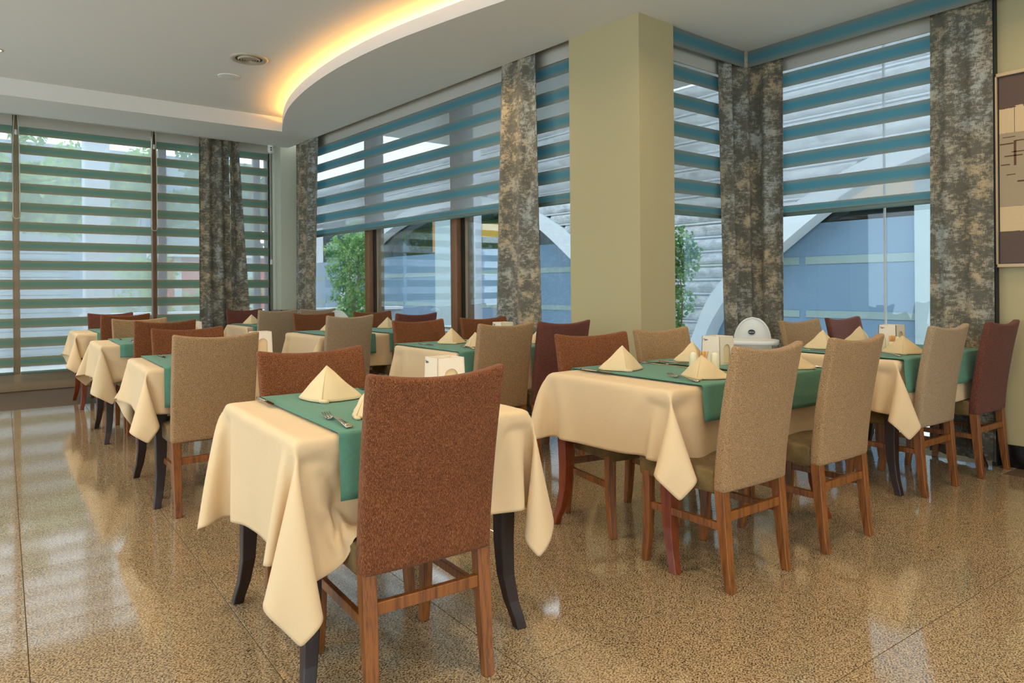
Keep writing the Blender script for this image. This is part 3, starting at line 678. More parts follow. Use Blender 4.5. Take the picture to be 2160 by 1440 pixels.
# ------------------------------------------------------------------ tables, cloths, runners
def collider(lo, hi, bev=.007):
    mb = MB(); mb.box(lo, hi); m = mb.mesh('c'); o = bpy.data.objects.new('collider', m); COL.objects.link(o)
    b = o.modifiers.new('b', 'BEVEL'); b.width = bev; b.segments = 2
    o.modifiers.new('col', 'COLLISION'); o.collision.thickness_outer = .003; o.collision.cloth_friction = 30; o.collision.damping = .5
    return o
def drape(tw, td, cw, cd, off=(0, 0), rot=0, seats=(), res=.022, frames=58, seed=0):
    cols = [collider((-tw/2, -td/2, .72), (tw/2, td/2, .759))]
    for sx in (-1, 1):
        for sy in (-1, 1): cols.append(collider((sx*(tw/2-.055)-.04, sy*(td/2-.055)-.04, .05), (sx*(tw/2-.055)+.04, sy*(td/2-.055)+.04, .73)))
    for s in seats: cols.append(collider(*s))
    nx = int(cw/res); ny = int(cd/res); rnd = random.Random(seed); ca, sa = math.cos(rot), math.sin(rot)
    vs = []
    for j in range(ny+1):
        for i in range(nx+1):
            x = (i/nx-.5)*cw+off[0]; y = (j/ny-.5)*cd+off[1]; vs.append((x*ca-y*sa, x*sa+y*ca, .765+rnd.uniform(-.0005, .0005)))
    fs = [(j*(nx+1)+i, j*(nx+1)+i+1, (j+1)*(nx+1)+i+1, (j+1)*(nx+1)+i) for j in range(ny) for i in range(nx)]
    m = bpy.data.meshes.new('cloth'); m.from_pydata(vs, [], fs); o = bpy.data.objects.new('cloth_sheet', m); COL.objects.link(o)
    md = o.modifiers.new('cl', 'CLOTH'); s = md.settings
    s.quality = 7; s.mass = .25; s.tension_stiffness = 25; s.compression_stiffness = 25; s.shear_stiffness = 8; s.bending_stiffness = 3.0; s.air_damping = 3.5
    s.tension_damping = 10; s.compression_damping = 10; s.shear_damping = 10
    cs = md.collision_settings; cs.distance_min = .003; cs.collision_quality = 3; cs.use_self_collision = True; cs.self_distance_min = .004
    md.point_cache.frame_start = 1; md.point_cache.frame_end = frames+2
    for f in range(1, frames+1): S.frame_set(f)
    me = bpy.data.meshes.new_from_object(o.evaluated_get(bpy.context.evaluated_depsgraph_get()))
    for x in cols+[o]: bpy.data.objects.remove(x)
    S.frame_set(1)
    # smooth, thicken
    me.polygons.foreach_set('use_smooth', [True]*len(me.polygons)); me.materials.append(M['cream_cloth'])
    o = bpy.data.objects.new('t', me); COL.objects.link(o)
    u = o.modifiers.new('u', 'SUBSURF'); u.levels = 1; t = o.modifiers.new('s', 'SOLIDIFY'); t.thickness = .0022; t.offset = 0
    me2 = bpy.data.meshes.new_from_object(o.evaluated_get(bpy.context.evaluated_depsgraph_get())); bpy.data.objects.remove(o)
    return me2
import os
QUICK = bool(os.environ.get('QUICK_CLOTH'))
fr = 75
seat1 = [((-.25, -.66, .38), (.25, -.22, .478)), ((-.25, .22, .38), (.25, .66, .478))]
CL = {}
seat0 = [((-.27, -.60, .38), (.14, -.12, .478))]
CL['front'] = drape(.83, .82, 1.55, 1.46, (-.03, -.045), R(4), seat0, .020, fr)
CL['small'] = drape(.82, .80, 1.42, 1.40, (-.02, -.02), R(-4), seat1, .0235, fr, 3)
CL['long'] = drape(1.22, .80, 1.84, 1.38, (0, -.005), R(-1.2), (), .0235, fr, 5)

def table_top(w, d, wood, parent, legmat):
    MB().box((-w/2, -d/2, .722), (w/2, d/2, .752)).build('tabletop', wood, parent, bevel=.004)
    MB().box((-w/2+.06, -d/2+.06, .65), (w/2-.06, d/2-.06, .722)).build('apron', wood, parent)
    for sx in (-1, 1):
        for sy in (-1, 1):
            secs = []
            for z, o_, s in ((.722, 0, .066), (.45, -.004, .060), (.30, -.006, .055), (.18, .0, .048), (.09, .018, .042), (.03, .040, .038), (0, .048, .038)):
                cx = sx*(w/2-.055+o_*.55); cy = sy*(d/2-.055+o_); secs.append(sq(cx, cy, z, s))
            mb = MB(); mb.loft(secs); mb.build('leg', legmat, parent, bevel=.003, seg=1, smooth=False)
def runner_mesh(length_flat, width, drop_a, drop_b, flare=.012):
    """linen strip along local y over both table edges, 4 mm above the cloth"""
    n = 46; prof = []
    hy = length_flat/2; r = .012; z0 = .0
    # arc-length profile from near hem up, across, down the far hem
    pts = [(-hy-.012-flare, -drop_a)]
    for k in range(1, 8): t = k/8; pts.append((-hy-.012-flare*(1-t), -drop_a*(1-t)))
    for k in range(7): th = math.pi/2*k/6; pts.append((-hy-.012*math.cos(th), .0+.012*math.sin(th)-.012))
    for k in range(1, 16): t = k/16; pts.append((-hy+2*hy*t, 0))
    for k in range(7): th = math.pi/2*k/6; pts.append((hy+.012*math.sin(th), .012*math.cos(th)-.012))
    for k in range(7, 0, -1): t = k/8; pts.append((hy+.012+flare*(1-t), -drop_b*(1-t)))
    pts.append((hy+.012+flare, -drop_b))
    mb = MB(); nv = len(pts)-1
    rnd = random.Random(int(width*1000))
    def fn(u, v):
        y, z = pts[min(nv, int(round(v*nv)))]
        x = (u-.5)*width
        wob = .004*math.sin(9*x+5*y)*(1 if z < -.02 else .12)
        return (x, y+(wob if z < -.02 else 0), z+(wob*.3 if z >= -.02 else 0))
    mb.grid(fn, 10, nv); return mb
def table(cx, cy, rz, w, d, clothkey, wood, label, clothlabel, runners, cloth_rot=0, csx=1, csy=1):
    t = empty('dining_table', label, 'table', (cx, cy, 0), rz, 'restaurant tables under cream cloths')
    table_top(w, d, wood, t, wood)
    c = link_mesh('tablecloth', CL[clothkey], 'cream_cloth', None); c.location = (cx, cy, 0); c.rotation_euler = (0, 0, rz+cloth_rot)
    c.scale = (csx, csy, 1); tag(c, clothlabel, 'tablecloth', 'cream tablecloths')
    for (rx, drop, rl, wd) in runners:
        p = Matrix.Rotation(rz, 3, 'Z')@Vector((rx, 0, 0))
        r = runner_mesh(d+.030, wd, drop, drop*.9).build('table_runner', 'green_linen', None, solid=.0024); r.location = (cx+p.x, cy+p.y, .7755); r.rotation_euler = (0, 0, rz)
        tag(r, rl, 'table runner', 'green linen table runners')
    return t
table(1.205, 2.355, R(-3.5), .82, .81, 'front', 'wenge', 'nearest square restaurant table with dark curved legs', 'cream tablecloth of the nearest table, hanging in long pointed corners',
      [(-.075, .20, 'green linen runner on the nearest table, between its two brown chairs', .43)])
table(1.265, 4.63, R(-3), .80, .80, 'small', 'wenge', 'second square table of the left column, with very dark legs', 'cream tablecloth of the second table in the left column',
      [(-.12, .22, 'green linen runner on the second table of the left column, partly behind the tan chair', .43)], math.pi)
table(1.325, 6.66, R(-3), .80, .80, 'small', 'wenge', 'third square table of the left column, with near-black legs', 'cream tablecloth of the third table in the left column',
      [(-.06, .10, 'green linen runner with a short drop on the third table of the left column', .43)], 0)
table(1.40, 8.66, R(-2), .80, .80, 'small', 'oak_red', 'farthest square table of the left column, with reddish legs', 'cream tablecloth of the farthest left table, near the blinds',
      [(-.02, .14, 'green linen runner on the farthest table of the left column', .43)], math.pi)
table(3.07, 8.66, R(-1), .80, .80, 'small', 'wenge', 'farthest table of the middle column below the left curtain', 'cream tablecloth of the farthest middle table',
      [(-.12, .18, 'green linen runner on the farthest middle table', .45)], 0)
table(3.20, 6.45, R(-1.5), 1.16, .88, 'long', 'wenge', 'long restaurant table in the middle in front of the farther high chair', 'cream tablecloth of the long middle table before the farther high chair',
      [(-.30, .18, 'left green runner on the long middle table before the farther high chair', .45), (.30, .18, 'right green runner on the long middle table before the farther high chair', .45)], csy=1.1)
table(3.195, 4.315, R(-2), 1.12, .88, 'long', 'wenge', 'long restaurant table left of the thick pillar', 'creased cream tablecloth of the long table left of the thick pillar',
      [(-.32, .20, 'left green runner on the table left of the pillar', .47), (.28, .20, 'right green runner on the table left of the pillar', .45)], csx=.92, csy=1.1)
table(2.955, 2.25, R(-2.5), 1.22, .80, 'long', 'oak_red', 'long right-hand restaurant table with reddish-brown legs', 'cream tablecloth of the large right-hand table',
      [(-.20, .155, 'left green runner on the large right-hand table', .47), (.34, .17, 'right green runner on the large right-hand table, between the two tan chairs', .44)], csx=-1)
table(4.78, 2.12, R(-4), 1.15, .80, 'long', 'wenge', 'rightmost long restaurant table beside the right wall', 'cream tablecloth of the rightmost table, hanging down by the wall',
      [(-.32, .19, 'left green runner on the rightmost table', .45), (.30, .19, 'right green runner on the rightmost table', .45)], csx=-.95)

# ------------------------------------------------------------------ napkins
ZT = .7775
def make_napkin():
    t = empty('folded_napkin', 'x', 'napkin', (0, 0, 0), 0, 'cream napkins folded to points')
    H0 = .122
    def half(sx, wid, fwd, back, curl, bul):
        """one wing of the tent: spine in front, outer edge rolling back under"""
        def fn(u, v):
            # direction from apex to hem, swept from the spine to the outer edge
            if u < .8:
                k = u/.8; x = sx*wid*k**.9; y = -fwd*(1-k)**1.2+back*k*.4-bul*math.sin(math.pi*k)
                z = 0.
            else:
                k = (u-.8)/.2; th = k*math.pi*.9; x = sx*(wid+curl*math.sin(th)*.5); y = back*.4+curl*(1-math.cos(th)); z = curl*.25*math.sin(th)
            vv = v**.92
            px = x*vv; py = y*vv+.004*math.sin(3*math.pi*v)*u; pz = H0*(1-vv)+z*vv+.003
            return (px, py-.004*math.sin(math.pi*v), pz)
        mb = MB(); mb.grid(fn, 22, 12); mb.build('wing', 'napkin_cloth', t, solid=.003)
    half(-1, .100, .072, .045, .022, .012); half(1, .110, .068, .040, .020, .016)
    # inner folded layers seen from behind
    for q, (w_, d_) in enumerate(((.092, .050), (.080, .064), (.098, .036))):
        def fn(u, v):
            s_ = u*2-1; vv = v**.95
            return (s_*w_*vv+(.010*q-.01)*vv, (.006+.006*q)+(d_-.03*abs(s_))*vv+.010*math.sin(math.pi*u)*vv, (H0-.004-.004*q)*(1-vv)+.003)
        mb = MB(); mb.grid(fn, 14, 8); mb.build('inner_fold', 'napkin_cloth', t, solid=.003)
    MB().tube([(-.012, -.058, .006), (0, -.070, .007), (.016, -.076, .007), (.026, -.074, .006)], [.005, .007, .007, .004], 10).build('rolled_tip', 'napkin_cloth', t)
    return t
naps = [(1.11, 2.53, R(-38), 1.05, 'cream napkin folded to a point, front of the far brown chair on the nearest table'),
 (1.085, 2.12, R(-72), 1.0, 'cream napkin mostly hidden behind the nearest brown chair'),
 (2.64, 2.43, R(-28), 1.0, 'tall cream napkin at the left end of the large right-hand table'),
 (2.68, 1.98, R(-72), 1.0, 'cream napkin beside the shakers, left of the first big tan chair'),
 (3.235, 2.45, R(-15), .9, 'small cream napkin corner behind the salt shaker on the right-hand table'),
 (3.32, 1.92, R(-80), 1.0, 'cream napkin between the two big tan chairs'),
 (2.96, 4.46, R(-22), .95, 'cream napkin standing before the brown chair on the table left of the pillar'),
 (2.92, 4.10, R(-70), 1.0, 'rounded cream napkin left of the tan chair before the pillar'),
 (3.47, 4.06, R(-70), .9, 'cream napkin corner between tan chair and dark chair before the pillar'),
 (2.97, 6.66, R(-20), .95, 'white napkin left of the tan chair on the long middle table'),
 (3.62, 6.68, R(-20), .95, 'white napkin near the long window, left of the dark brown chairs'),
 (2.86, 8.72, R(-20), .95, 'white napkin before the brown chair on the farthest middle table'),
 (4.50, 2.36, R(-30), 1.0, 'cream napkin behind the second tan chair on the rightmost table'),
 (5.10, 2.40, R(-25), 1.0, 'pale napkin left of the napkin holder on the rightmost table'),
 (4.52, 1.87, R(-68), 1.05, 'cream napkin right of the toothpicks, left of the rear-facing tan chair'),
 (5.10, 1.86, R(-70), .95, 'pinkish cream napkin between the two chairs at the right edge')]
nap0 = None
for x, y, rz, s, lb in naps:
    if nap0 is None: nap0 = make_napkin(); nap0.location = (x, y, ZT); nap0.rotation_euler = (0, 0, rz); nap0['label'] = lb; o = nap0
    else: o = dup(nap0, (x, y, ZT), rz, lb)
    o.scale = (s, s, s*(.84 if rz < R(-60) else 1))

# ------------------------------------------------------------------ cutlery
def fork_mb():
    mb = MB()
    # local: tip at +y, handle end at -y; length .20
    def bar(path, w, th):
        secs = []
        for (x, y, z), ww in zip(path, w): secs.append([(x-ww/2, y, z-th/2), (x+ww/2, y, z-th/2), (x+ww/2, y, z+th/2), (x-ww/2, y, z+th/2)])
        mb.loft(secs, True)
    bar([(0, -.10, .004), (0, -.06, .007), (0, -.02, .010), (0, .02, .011), (0, .035, .007)], [.017, .014, .008, .006, .008], .003)
    bar([(0, .035, .007), (0, .045, .004), (0, .055, .004)], [.008, .020, .024], .0025)
    for k in range(4):
        x = -.0098+.0065*k; bar([(x, .054, .004), (x, .075, .007), (x*.95, .10, .013)], [.004, .0032, .0022], .0022)
    return mb
def make_fork():
    t = fork_mb().build('fork', 'steel', None); return tag(t, 'x', 'fork', 'steel table forks')
def make_knife():
    t = empty('table_knife', 'x', 'knife', (0, 0, 0), 0, 'steel table knives')
    mb = MB(); secs = []
    for y, w, h in ((-.105, .012, .006), (-.09, .016, .008), (-.05, .014, .008), (0, .011, .007), (.005, .012, .006)):
        secs.append([(-w/2, y, 0.001), (w/2, y, 0.001), (w/2*.7, y, h), (-w/2*.7, y, h)])
    mb.loft(secs, True); mb.build('handle', 'steel', t)
    mb = MB(); secs = []
    for y, a_, b_ in ((.005, -.006, .006), (.03, -.007, .009), (.07, -.006, .012), (.095, -.003, .010), (.108, .002, .006)):
        secs.append([(a_, y, .003), (b_, y, .003), (b_, y, .0045), (a_, y, .0045)])
    mb.loft(secs); mb.build('blade', 'steel_dark', t)
    return t
fk0 = kn0 = None
def put_fork(ax, ay, bx, by, lb):
    """a = tines, b = handle end"""
    global fk0
    rz = math.atan2(ay-by, ax-bx)-math.pi/2; loc = ((ax+bx)/2, (ay+by)/2, ZT)
    if fk0 is None: fk0 = make_fork(); o = fk0
    else: o = fk0.copy(); COL.objects.link(o)
    o.location = loc; o.rotation_euler = (0, 0, rz); o.scale = (1.25, 1.18, 1.2); o['label'] = lb
def put_knife(ax, ay, bx, by, lb):
    global kn0
    rz = math.atan2(ay-by, ax-bx)-math.pi/2; loc = ((ax+bx)/2, (ay+by)/2, ZT)
    if kn0 is None: kn0 = make_knife(); kn0.location = loc; kn0.rotation_euler = (0, 0, rz); kn0['label'] = lb
    else: dup(kn0, loc, rz, lb)
put_knife(.915, 2.545, .925, 2.76, 'steel knife near the left edge of the runner on the nearest table')
put_fork(.965, 2.225, .935, 1.955, 'steel fork lying on the green runner of the nearest table')
put_fork(1.36, 2.50, 1.345, 2.71, 'steel fork beside the far right side of the nearest table runner')
put_knife(2.515, 2.38, 2.51, 2.60, 'steel knife at the far left of the large right-hand table')
put_fork(2.63, 2.13, 2.55, 1.90, 'steel fork with raised handle near the left front of the right-hand table')
put_fork(3.02, 2.40, 2.95, 2.58, 'steel fork right of the tall napkin on the right-hand table')
put_knife(3.12, 2.36, 3.10, 2.58, 'steel knife on the far runner of the right-hand table, left of the shakers')
put_knife(1.04, 4.80, 1.04, 4.99, 'steel knife on the second left table, beside the tan chair')
put_fork(1.13, 4.52, 1.12, 4.35, 'steel fork on the second left table at the tan chair edge')
put_fork(1.17, 6.60, 1.15, 6.40, 'steel fork glinting on the third left table')
put_knife(1.13, 6.82, 1.14, 6.97, 'steel knife on the third left table, far side')
put_fork(2.84, 4.14, 2.80, 3.95, 'steel fork before the rounded napkin left of the pillar')
put_fork(3.14, 4.46, 3.12, 4.62, 'steel fork between the napkins on the table left of the pillar')
put_knife(2.77, 4.42, 2.77, 4.62, 'steel knife at the far left of the table left of the pillar')
put_fork(4.42, 2.02, 4.33, 1.80, 'steel fork in front of the toothpicks on the rightmost table')
put_knife(4.34, 2.26, 4.32, 2.46, 'steel knife at the far left of the rightmost table')
put_knife(3.42, 2.00, 3.46, 1.80, 'steel knife at the table edge between the two big tan chairs')
put_fork(3.06, 6.40, 3.04, 6.22, 'steel fork on the long middle table')
put_fork(3.62, 6.40, 3.60, 6.24, 'steel fork below the white napkin near the long window')

# ------------------------------------------------------------------ napkin holders, shakers, toothpicks
def make_holder():
    t = empty('napkin_holder', 'x', 'napkin holder', (0, 0, 0), 0, 'cream square napkin holders')
    w0, w1, hh, th = .063, .058, .150, .004
    def wall(rz, arch):
        # one slanted side, with an arched opening if arch
        n = 24; vs = []; fs = []
        def P(x, z): 
            k = z/hh; w = w0+(w1-w0)*k; return Vector((x*w/w0 if abs(x) > w0-.001 else x, -w, z))
        if not arch:
            outer_ = [P(-w0, 0), P(w0, 0), P(w0, hh), P(-w0, hh)]
            out = outer_+[p+Vector((0, th, 0)) for p in outer_]
            f = [(0, 1, 2, 3), (7, 6, 5, 4), (0, 1, 5, 4), (1, 2, 6, 5), (2, 3, 7, 6), (3, 0, 4, 7)]
            vs, fs = out, f
        else:
            ar = .030; ah = .078; ring = []
            inn = [(-ar, .006)]+[(-ar*math.cos(math.pi*k/12), ah+ar*math.sin(math.pi*k/12)) for k in range(13)]+[(ar, .006)]
            m_ = len(inn); outp = []
            for i, (x, z) in enumerate(inn):
                if i == 0: outp.append((-w0, 0))
                elif i == m_-1: outp.append((w0, 0))
                else:
                    th_ = (i-1)/(m_-3)
                    if th_ < .25: outp.append((-w0, z if th_ == 0 else ah+(hh-ah)*th_/.25))
                    elif th_ > .75: outp.append((w0, ah+(hh-ah)*(1-th_)/.25))
                    else: outp.append((-w0+2*w0*(th_-.25)/.5, hh))
            vs = [P(x, z) for x, z in inn]+[P(x, z) for x, z in outp]; vs += [v+Vector((0, th, 0)) for v in vs]
            K = 2*m_
            for i in range(m_-1):
                fs.append((i, i+1, m_+i+1, m_+i)); fs.append((K+i, K+i+1, K+m_+i+1, K+m_+i)); fs.append((i, i+1, K+i+1, K+i)); fs.append((m_+i, m_+i+1, K+m_+i+1, K+m_+i))
            fs.append((0, m_-1, 2*m_-1, m_)); 
        m = Matrix.Rotation(rz, 3, 'Z'); return [m@Vector(v) for v in vs], fs
    for k in range(4):
        vs, fs = wall(k*math.pi/2, k in (0, 2)); mb = MB(); mb.add(vs, fs); mb.build('side_panel', 'melamine', t)
    MB().box((-.06, -.06, 0), (.06, .06, .004)).build('base', 'melamine', t)
    # paper napkins standing inside
    mb = MB()
    for k in range(10): mb.box((-.045, -.052+.0105*k, .006), (.045, -.045+.0105*k, .118))
    mb.build('paper_napkins', 'napkin_cloth', t)['kind'] = 'stuff'
    tx = text_mesh('Tigra', .0145, .0004); tx.materials.clear(); tx.materials.append(M['logo_ink'])
    o = bpy.data.objects.new('logo', tx); COL.objects.link(o); o.parent = t
    o.matrix_local = Matrix.Translation((-.0600, .034, .132))@Matrix.Rotation(R(-90), 4, 'Z')@Matrix.Rotation(R(86), 4, 'X')
    return t
hold = [(1.53, 2.36, R(-6), 'cream napkin holder behind the nearest chair on the nearest table'), (1.57, 4.62, R(-4), 'cream napkin holder right of the tan chair on the second left table'),
        (1.63, 6.50, 0, 'cream napkin holder on the third left table, right edge'), (1.62, 8.10+.4, 0, 'cream napkin holder on the farthest left table, right edge'),
        (3.27, 2.31, R(-2), 'cream napkin holder with small logo on the large right-hand table'), (3.42, 4.42, 0, 'cream napkin holder mostly hidden behind the tan chair before the pillar'),
        (4.98, 2.13, R(-4), 'cream napkin holder with small logo on the rightmost table, before the window')]
h0 = None
for x, y, rz, lb in hold:
    if h0 is None: h0 = make_holder(); h0.location = (x, y, ZT-.001); h0.rotation_euler = (0, 0, rz); h0['label'] = lb
    else: dup(h0, (x, y, ZT-.001), rz, lb)
def make_shaker():
    return tag(MB().lathe([(.0, 0), (.017, 0), (.0185, .004), (.0175, .05), (.0165, .066), (.012, .073), (.0, .075)], 20, cap=False).build('shaker', 'ceramic', None), 'x', 'shaker', 'cream salt and pepper shakers')
def make_picks():
    t = empty('toothpick_holder', 'x', 'toothpick holder', (0, 0, 0), 0, 'toothpick holders')
    MB().lathe([(.0, 0), (.015, 0), (.0155, .045), (.013, .046), (.013, .01), (0, .009)], 18, cap=False).build('cup', 'ceramic', t)
    mb = MB(); rnd = random.Random(3)
    for k in range(34):
        a_ = rnd.random()*6.28; r_ = rnd.random()*.010; s_ = 1.5+rnd.random()*.5
        mb.tube([(r_*math.cos(a_)*.6, r_*math.sin(a_)*.6, .012), (r_*math.cos(a_)*s_, r_*math.sin(a_)*s_, .074+rnd.random()*.004)], .0011, 4)
    mb.build('toothpicks', 'toothpick', t)['kind'] = 'stuff'
    return t
s0 = None
for x, y, lb in ((2.955, 2.235, 'cream salt shaker on the large right-hand table, left of the toothpicks'), (3.02, 2.15, 'cream pepper shaker behind the napkin on the large right-hand table'),
                 (4.715, 2.075, 'cream salt shaker left of the toothpicks on the rightmost table'), (4.79, 2.02, 'cream pepper shaker right of the toothpicks on the rightmost table'), (3.28, 4.44, 'cream shaker beside the rounded napkin on the table left of the pillar')):
    if s0 is None: s0 = make_shaker(); o = s0
    else: o = s0.copy(); COL.objects.link(o)
    o.location = (x, y, ZT-.001); o['label'] = lb; o.scale = (1.15, 1.15, 1.15)
tp = make_picks(); tp.location = (2.975, 2.185, ZT-.001); tp['label'] = 'cup of toothpicks on the large right-hand table'; tp.scale = (1.2, 1.2, 1.2)
t2 = dup(tp, (4.745, 2.03, ZT-.001), 0, 'cup of toothpicks on the rightmost table')

# ------------------------------------------------------------------ high chairs
def make_highchair():
    t = empty('high_chair', 'x', 'high chair', (0, 0, 0), 0, 'white plastic high chairs')
    # local -y = front
    mb = MB(); nu, nv = 20, 44
    def fn(u, v):
        s = u*2-1; z = .50+.47*v
        w = .155*(1-max(0, (v-.62)/.38)**2*.999)**.5 if v > .62 else .155+.03*(1-v/.62)
        x = s*w; z = .50+.47*v; y = .10+.05*v-.10*abs(s)**3*(1-v)**.6
        zz = z
        return (x, y, zz)
    mb.grid(fn, nu, nv); mb.build('backrest', 'white_plastic', t, solid=.008, sub=0)
    # raised rim along the arch
    pts = []
    for k in range(45):
        v = k/44; p = fn(0, v); pts.append(p)
    pts2 = [fn(1, 1-k/44) for k in range(45)]
    MB().tube([Vector(p) for p in pts+pts2[1:]], .008, 8).build('rim', 'white_plastic', t)
    MB().box((-.16, -.14, .49), (.16, .12, .515)).build('seat', 'white_plastic', t, bevel=.01)
    # tray: shallow rounded dish
    mb = MB(); prof = []
    n = 36; rings = []
    for (r_, z) in ((.96, .785), (1.0, .792), (1.0, .818), (.95, .820), (.93, .802), (.0, .798)):
        ring = []
        for k in range(n):
            a_ = 2*math.pi*k/n; c_, s_ = math.cos(a_), math.sin(a_); p_ = 3.2
            rr = 1/((abs(c_)**p_+abs(s_)**p_)**(1/p_)); ring.append((.24*rr*r_*c_, -.16+.155*rr*r_*s_, z))
        rings.append(ring)
    mb.loft(rings, True); mb.build('tray', 'white_plastic', t)
    for sx in (-1, 1):
        MB().tube([(sx*.15, .06, .52), (sx*.19, .0, .76), (sx*.19, -.08, .79)], .012, 8).build('armrest', 'white_plastic', t)
        for sy, yy in ((-1, -.10), (1, .08)):
            MB().tube([(sx*.14, yy, .50), (sx*.25, yy+sy*.14, 0.01)], .013, 10).build('leg', 'frame_pale', t)
    lb = MB(); n = 28; lb.add([(.030*math.cos(2*math.pi*k/n), 0, .020*math.sin(2*math.pi*k/n)) for k in range(n)]+[(.030*math.cos(2*math.pi*k/n), -.002, .020*math.sin(2*math.pi*k/n)) for k in range(n)],
           [tuple(range(n)), tuple(range(2*n-1, n-1, -1))]+[(k, (k+1) % n, n+(k+1) % n, n+k) for k in range(n)])
    o = lb.build('badge', 'black_plastic', t, loc=(-.01, .125, .86)); o.rotation_euler = (R(-6), 0, 0)
    tx = text_mesh('aeiouo', .017, .0004); tx.materials.clear(); tx.materials.append(M['white_plastic'])
    q = bpy.data.objects.new('badge_lettering', tx); COL.objects.link(q); q.parent = o; q.location = (0, -.0028, 0); q.rotation_euler = (R(90), 0, 0)
    return t
hc1 = make_highchair(); hc1.location = (4.70, 3.02, 0); hc1.scale = (.84, .86, .98); hc1.rotation_euler = (0, 0, R(-62)); hc1['label'] = 'white plastic high chair with arched back and black badge, before the corner curtain'
hc2 = dup(hc1, (3.42, 7.42, 0), R(-10), 'farther high chair, only its pale rounded top showing before the small tree')

# ------------------------------------------------------------------ outside, right side
gr = MB().box((4.35, -4, -.12), (16, 26, -.06)).build('ground', 'pavement', None); tag(gr, kind='structure')
gl = MB().box((-14, 10.48, -.12), (4.34, 40, -.06)).build('ground', 'pavement', None); tag(gl, kind='structure')
FX = 9.5; YC = 7.8
inner = [(6.98, 0), (6.83, .5), (6.45, 1.05), (6.05, 1.42), (5.59, 1.757), (5.0, 2.18), (4.4, 2.54), (3.55, 2.82), (2.6, 3.02), (1.8, 3.12), (1.0, 3.15)]
outr = [(7.3, 0), (7.1, .45), (6.85, .95), (6.56, 1.29), (6.1, 1.78), (5.59, 2.21), (5.05, 2.52), (4.49, 2.79), (3.9, 2.96), (2.6, 3.28), (1.0, 3.45)]
def arc_full(P): 
    a_ = [Vector(p) for p in smooth_curve(P, 3)]
    return a_
def y_at(P, z):
    for i in range(len(P)-1):
        if P[i].y <= z <= P[i+1].y: 
            t = (z-P[i].y)/max(1e-6, P[i+1].y-P[i].y); return P[i].x+(P[i+1].x-P[i].x)*t
    return P[-1].x
OI, OO = arc_full(inner), arc_full(outr)
bld = empty('neighbouring_building', 'pale stone building outside with big white arches over blue frosted glass', 'building', (FX, 0, 0))
ch = .2265; z = -.06; k = 0
while z < 4.3:
    z1 = z+ch; zm = z+ch/2
    spans = []
    if zm < 3.45:
        yr = y_at(OO, zm); spans.append((yr-.05, 2*YC-yr+.05))
    else: spans = [(-3, 8), (8.03, 27)]
    if zm < 3.45:
        spans.append((-3.5, 2.0-y_at(OO, zm)+.05))
        spans.append((2*YC*1-(2.0-y_at(OO, zm))-.05, 2*YC+4.5))
    for y0, y1 in spans:
        if y1-y0 < .15: continue
        rnd = random.Random(k); nn = max(4, int((y1-y0)/.06)); mb = MB()
        hs = [[0]*(nn+1) for j in range(3)]
        for j in range(3):
            a0 = -.03
            for i in range(nn+1): a0 = max(-.055, min(-.015, a0+rnd.uniform(-.012, .012))); hs[j][i] = a0
        def fn(u, v): 
            i = min(nn, int(round(u*nn))); j = int(round(v*4))
            x = -.0 if j in (0, 4) else hs[j-1][i]
            return (x, y0+(y1-y0)*u, z+.02+(ch-.045)*v)
        mb.grid(fn, nn, 4, True); mb.box((0, y0, z), (.14, y1, z1)); mb.build('stone_course', 'stone', bld)
        m2 = MB(); m2.tube([(-.012, y0, z), (-.012, y1, z)], .017, 6); m2.build('moulding', 'white_paint', bld)
    z = z1; k += 1
def archband(mir, cy):
    mb = MB(); f = (lambda y: y) if not mir else (lambda y: 2*YC-y)
    def mirror(P, c): return [Vector((2*c-p.x, p.y)) for p in reversed(P)][1:]
    I = OI+mirror(OI, 1.0); O = OO+mirror(OO, 1.0); n = len(I)
    vs = []; fs = []
    for i in range(n):
        for (p, x) in ((O[i], -.10), (I[i]*1.0, -.10), (I[i], .22), (O[i], .22)): vs.append((x, f(p.x), max(p.y, -.06)))
    for i in range(n-1):
        for k_ in range(4): fs.append((i*4+k_, i*4+(k_+1) % 4, (i+1)*4+(k_+1) % 4, (i+1)*4+k_))
    mb.add(vs, fs); mb.build('arch', 'white_paint', bld)
archband(False, 1); archband(True, 1)
for y0, y1 in ((-4.9, 7.15), (8.45, 27)):
    cuts = [y0]; y = y0
    while y < y1-.9: y += 1.72; cuts.append(min(y, y1))
    cuts[-1] = y1
    for a_, b_ in zip(cuts[:-1], cuts[1:]):
        MB().box((.26, a_, -.06), (.28, b_, 2.09)).build('frosted_pane', 'frosted_blue', bld)
        MB().box((.25, a_+.05, 1.50), (.262, b_-.05, 1.61)).build('film_stripe', 'film_band', bld)
        MB().box((.25, a_+.05, .73), (.262, b_-.05, .83)).build('film_stripe', 'film_band', bld)
        MB().box((.265, a_+.001, 2.09), (.272, b_-.001, 3.4)).build('clear_pane', 'glass', bld)
for y0, y1 in ((3.30, 3.86), (14.65, 15.36)):
    MB().box((.20, y0, -.06), (.255, y1, 3.3)).build('pale_pier', 'pale_panel', bld)
for y in (14.58, 15.42): MB().box((.20, y-.05, 2.12), (.255, y+.05, 3.3)).build('wood_jamb', 'wood_orange', bld)
MB().box((4.0, -5, -.06), (4.1, 27, 3.6)).build('inner_wall', 'interior_dark', bld); MB().box((.3, 27, -.06), (4.1, 27.1, 3.6)).build('inner_wall', 'interior_dark', bld); MB().box((.3, -5, 3.42), (4.1, 27, 3.5)).build('inner_ceiling', 'interior_dark', bld); MB().box((.3, -5, -.06), (4.1, 27, -.04)).build('inner_floor', 'interior_dark', bld)
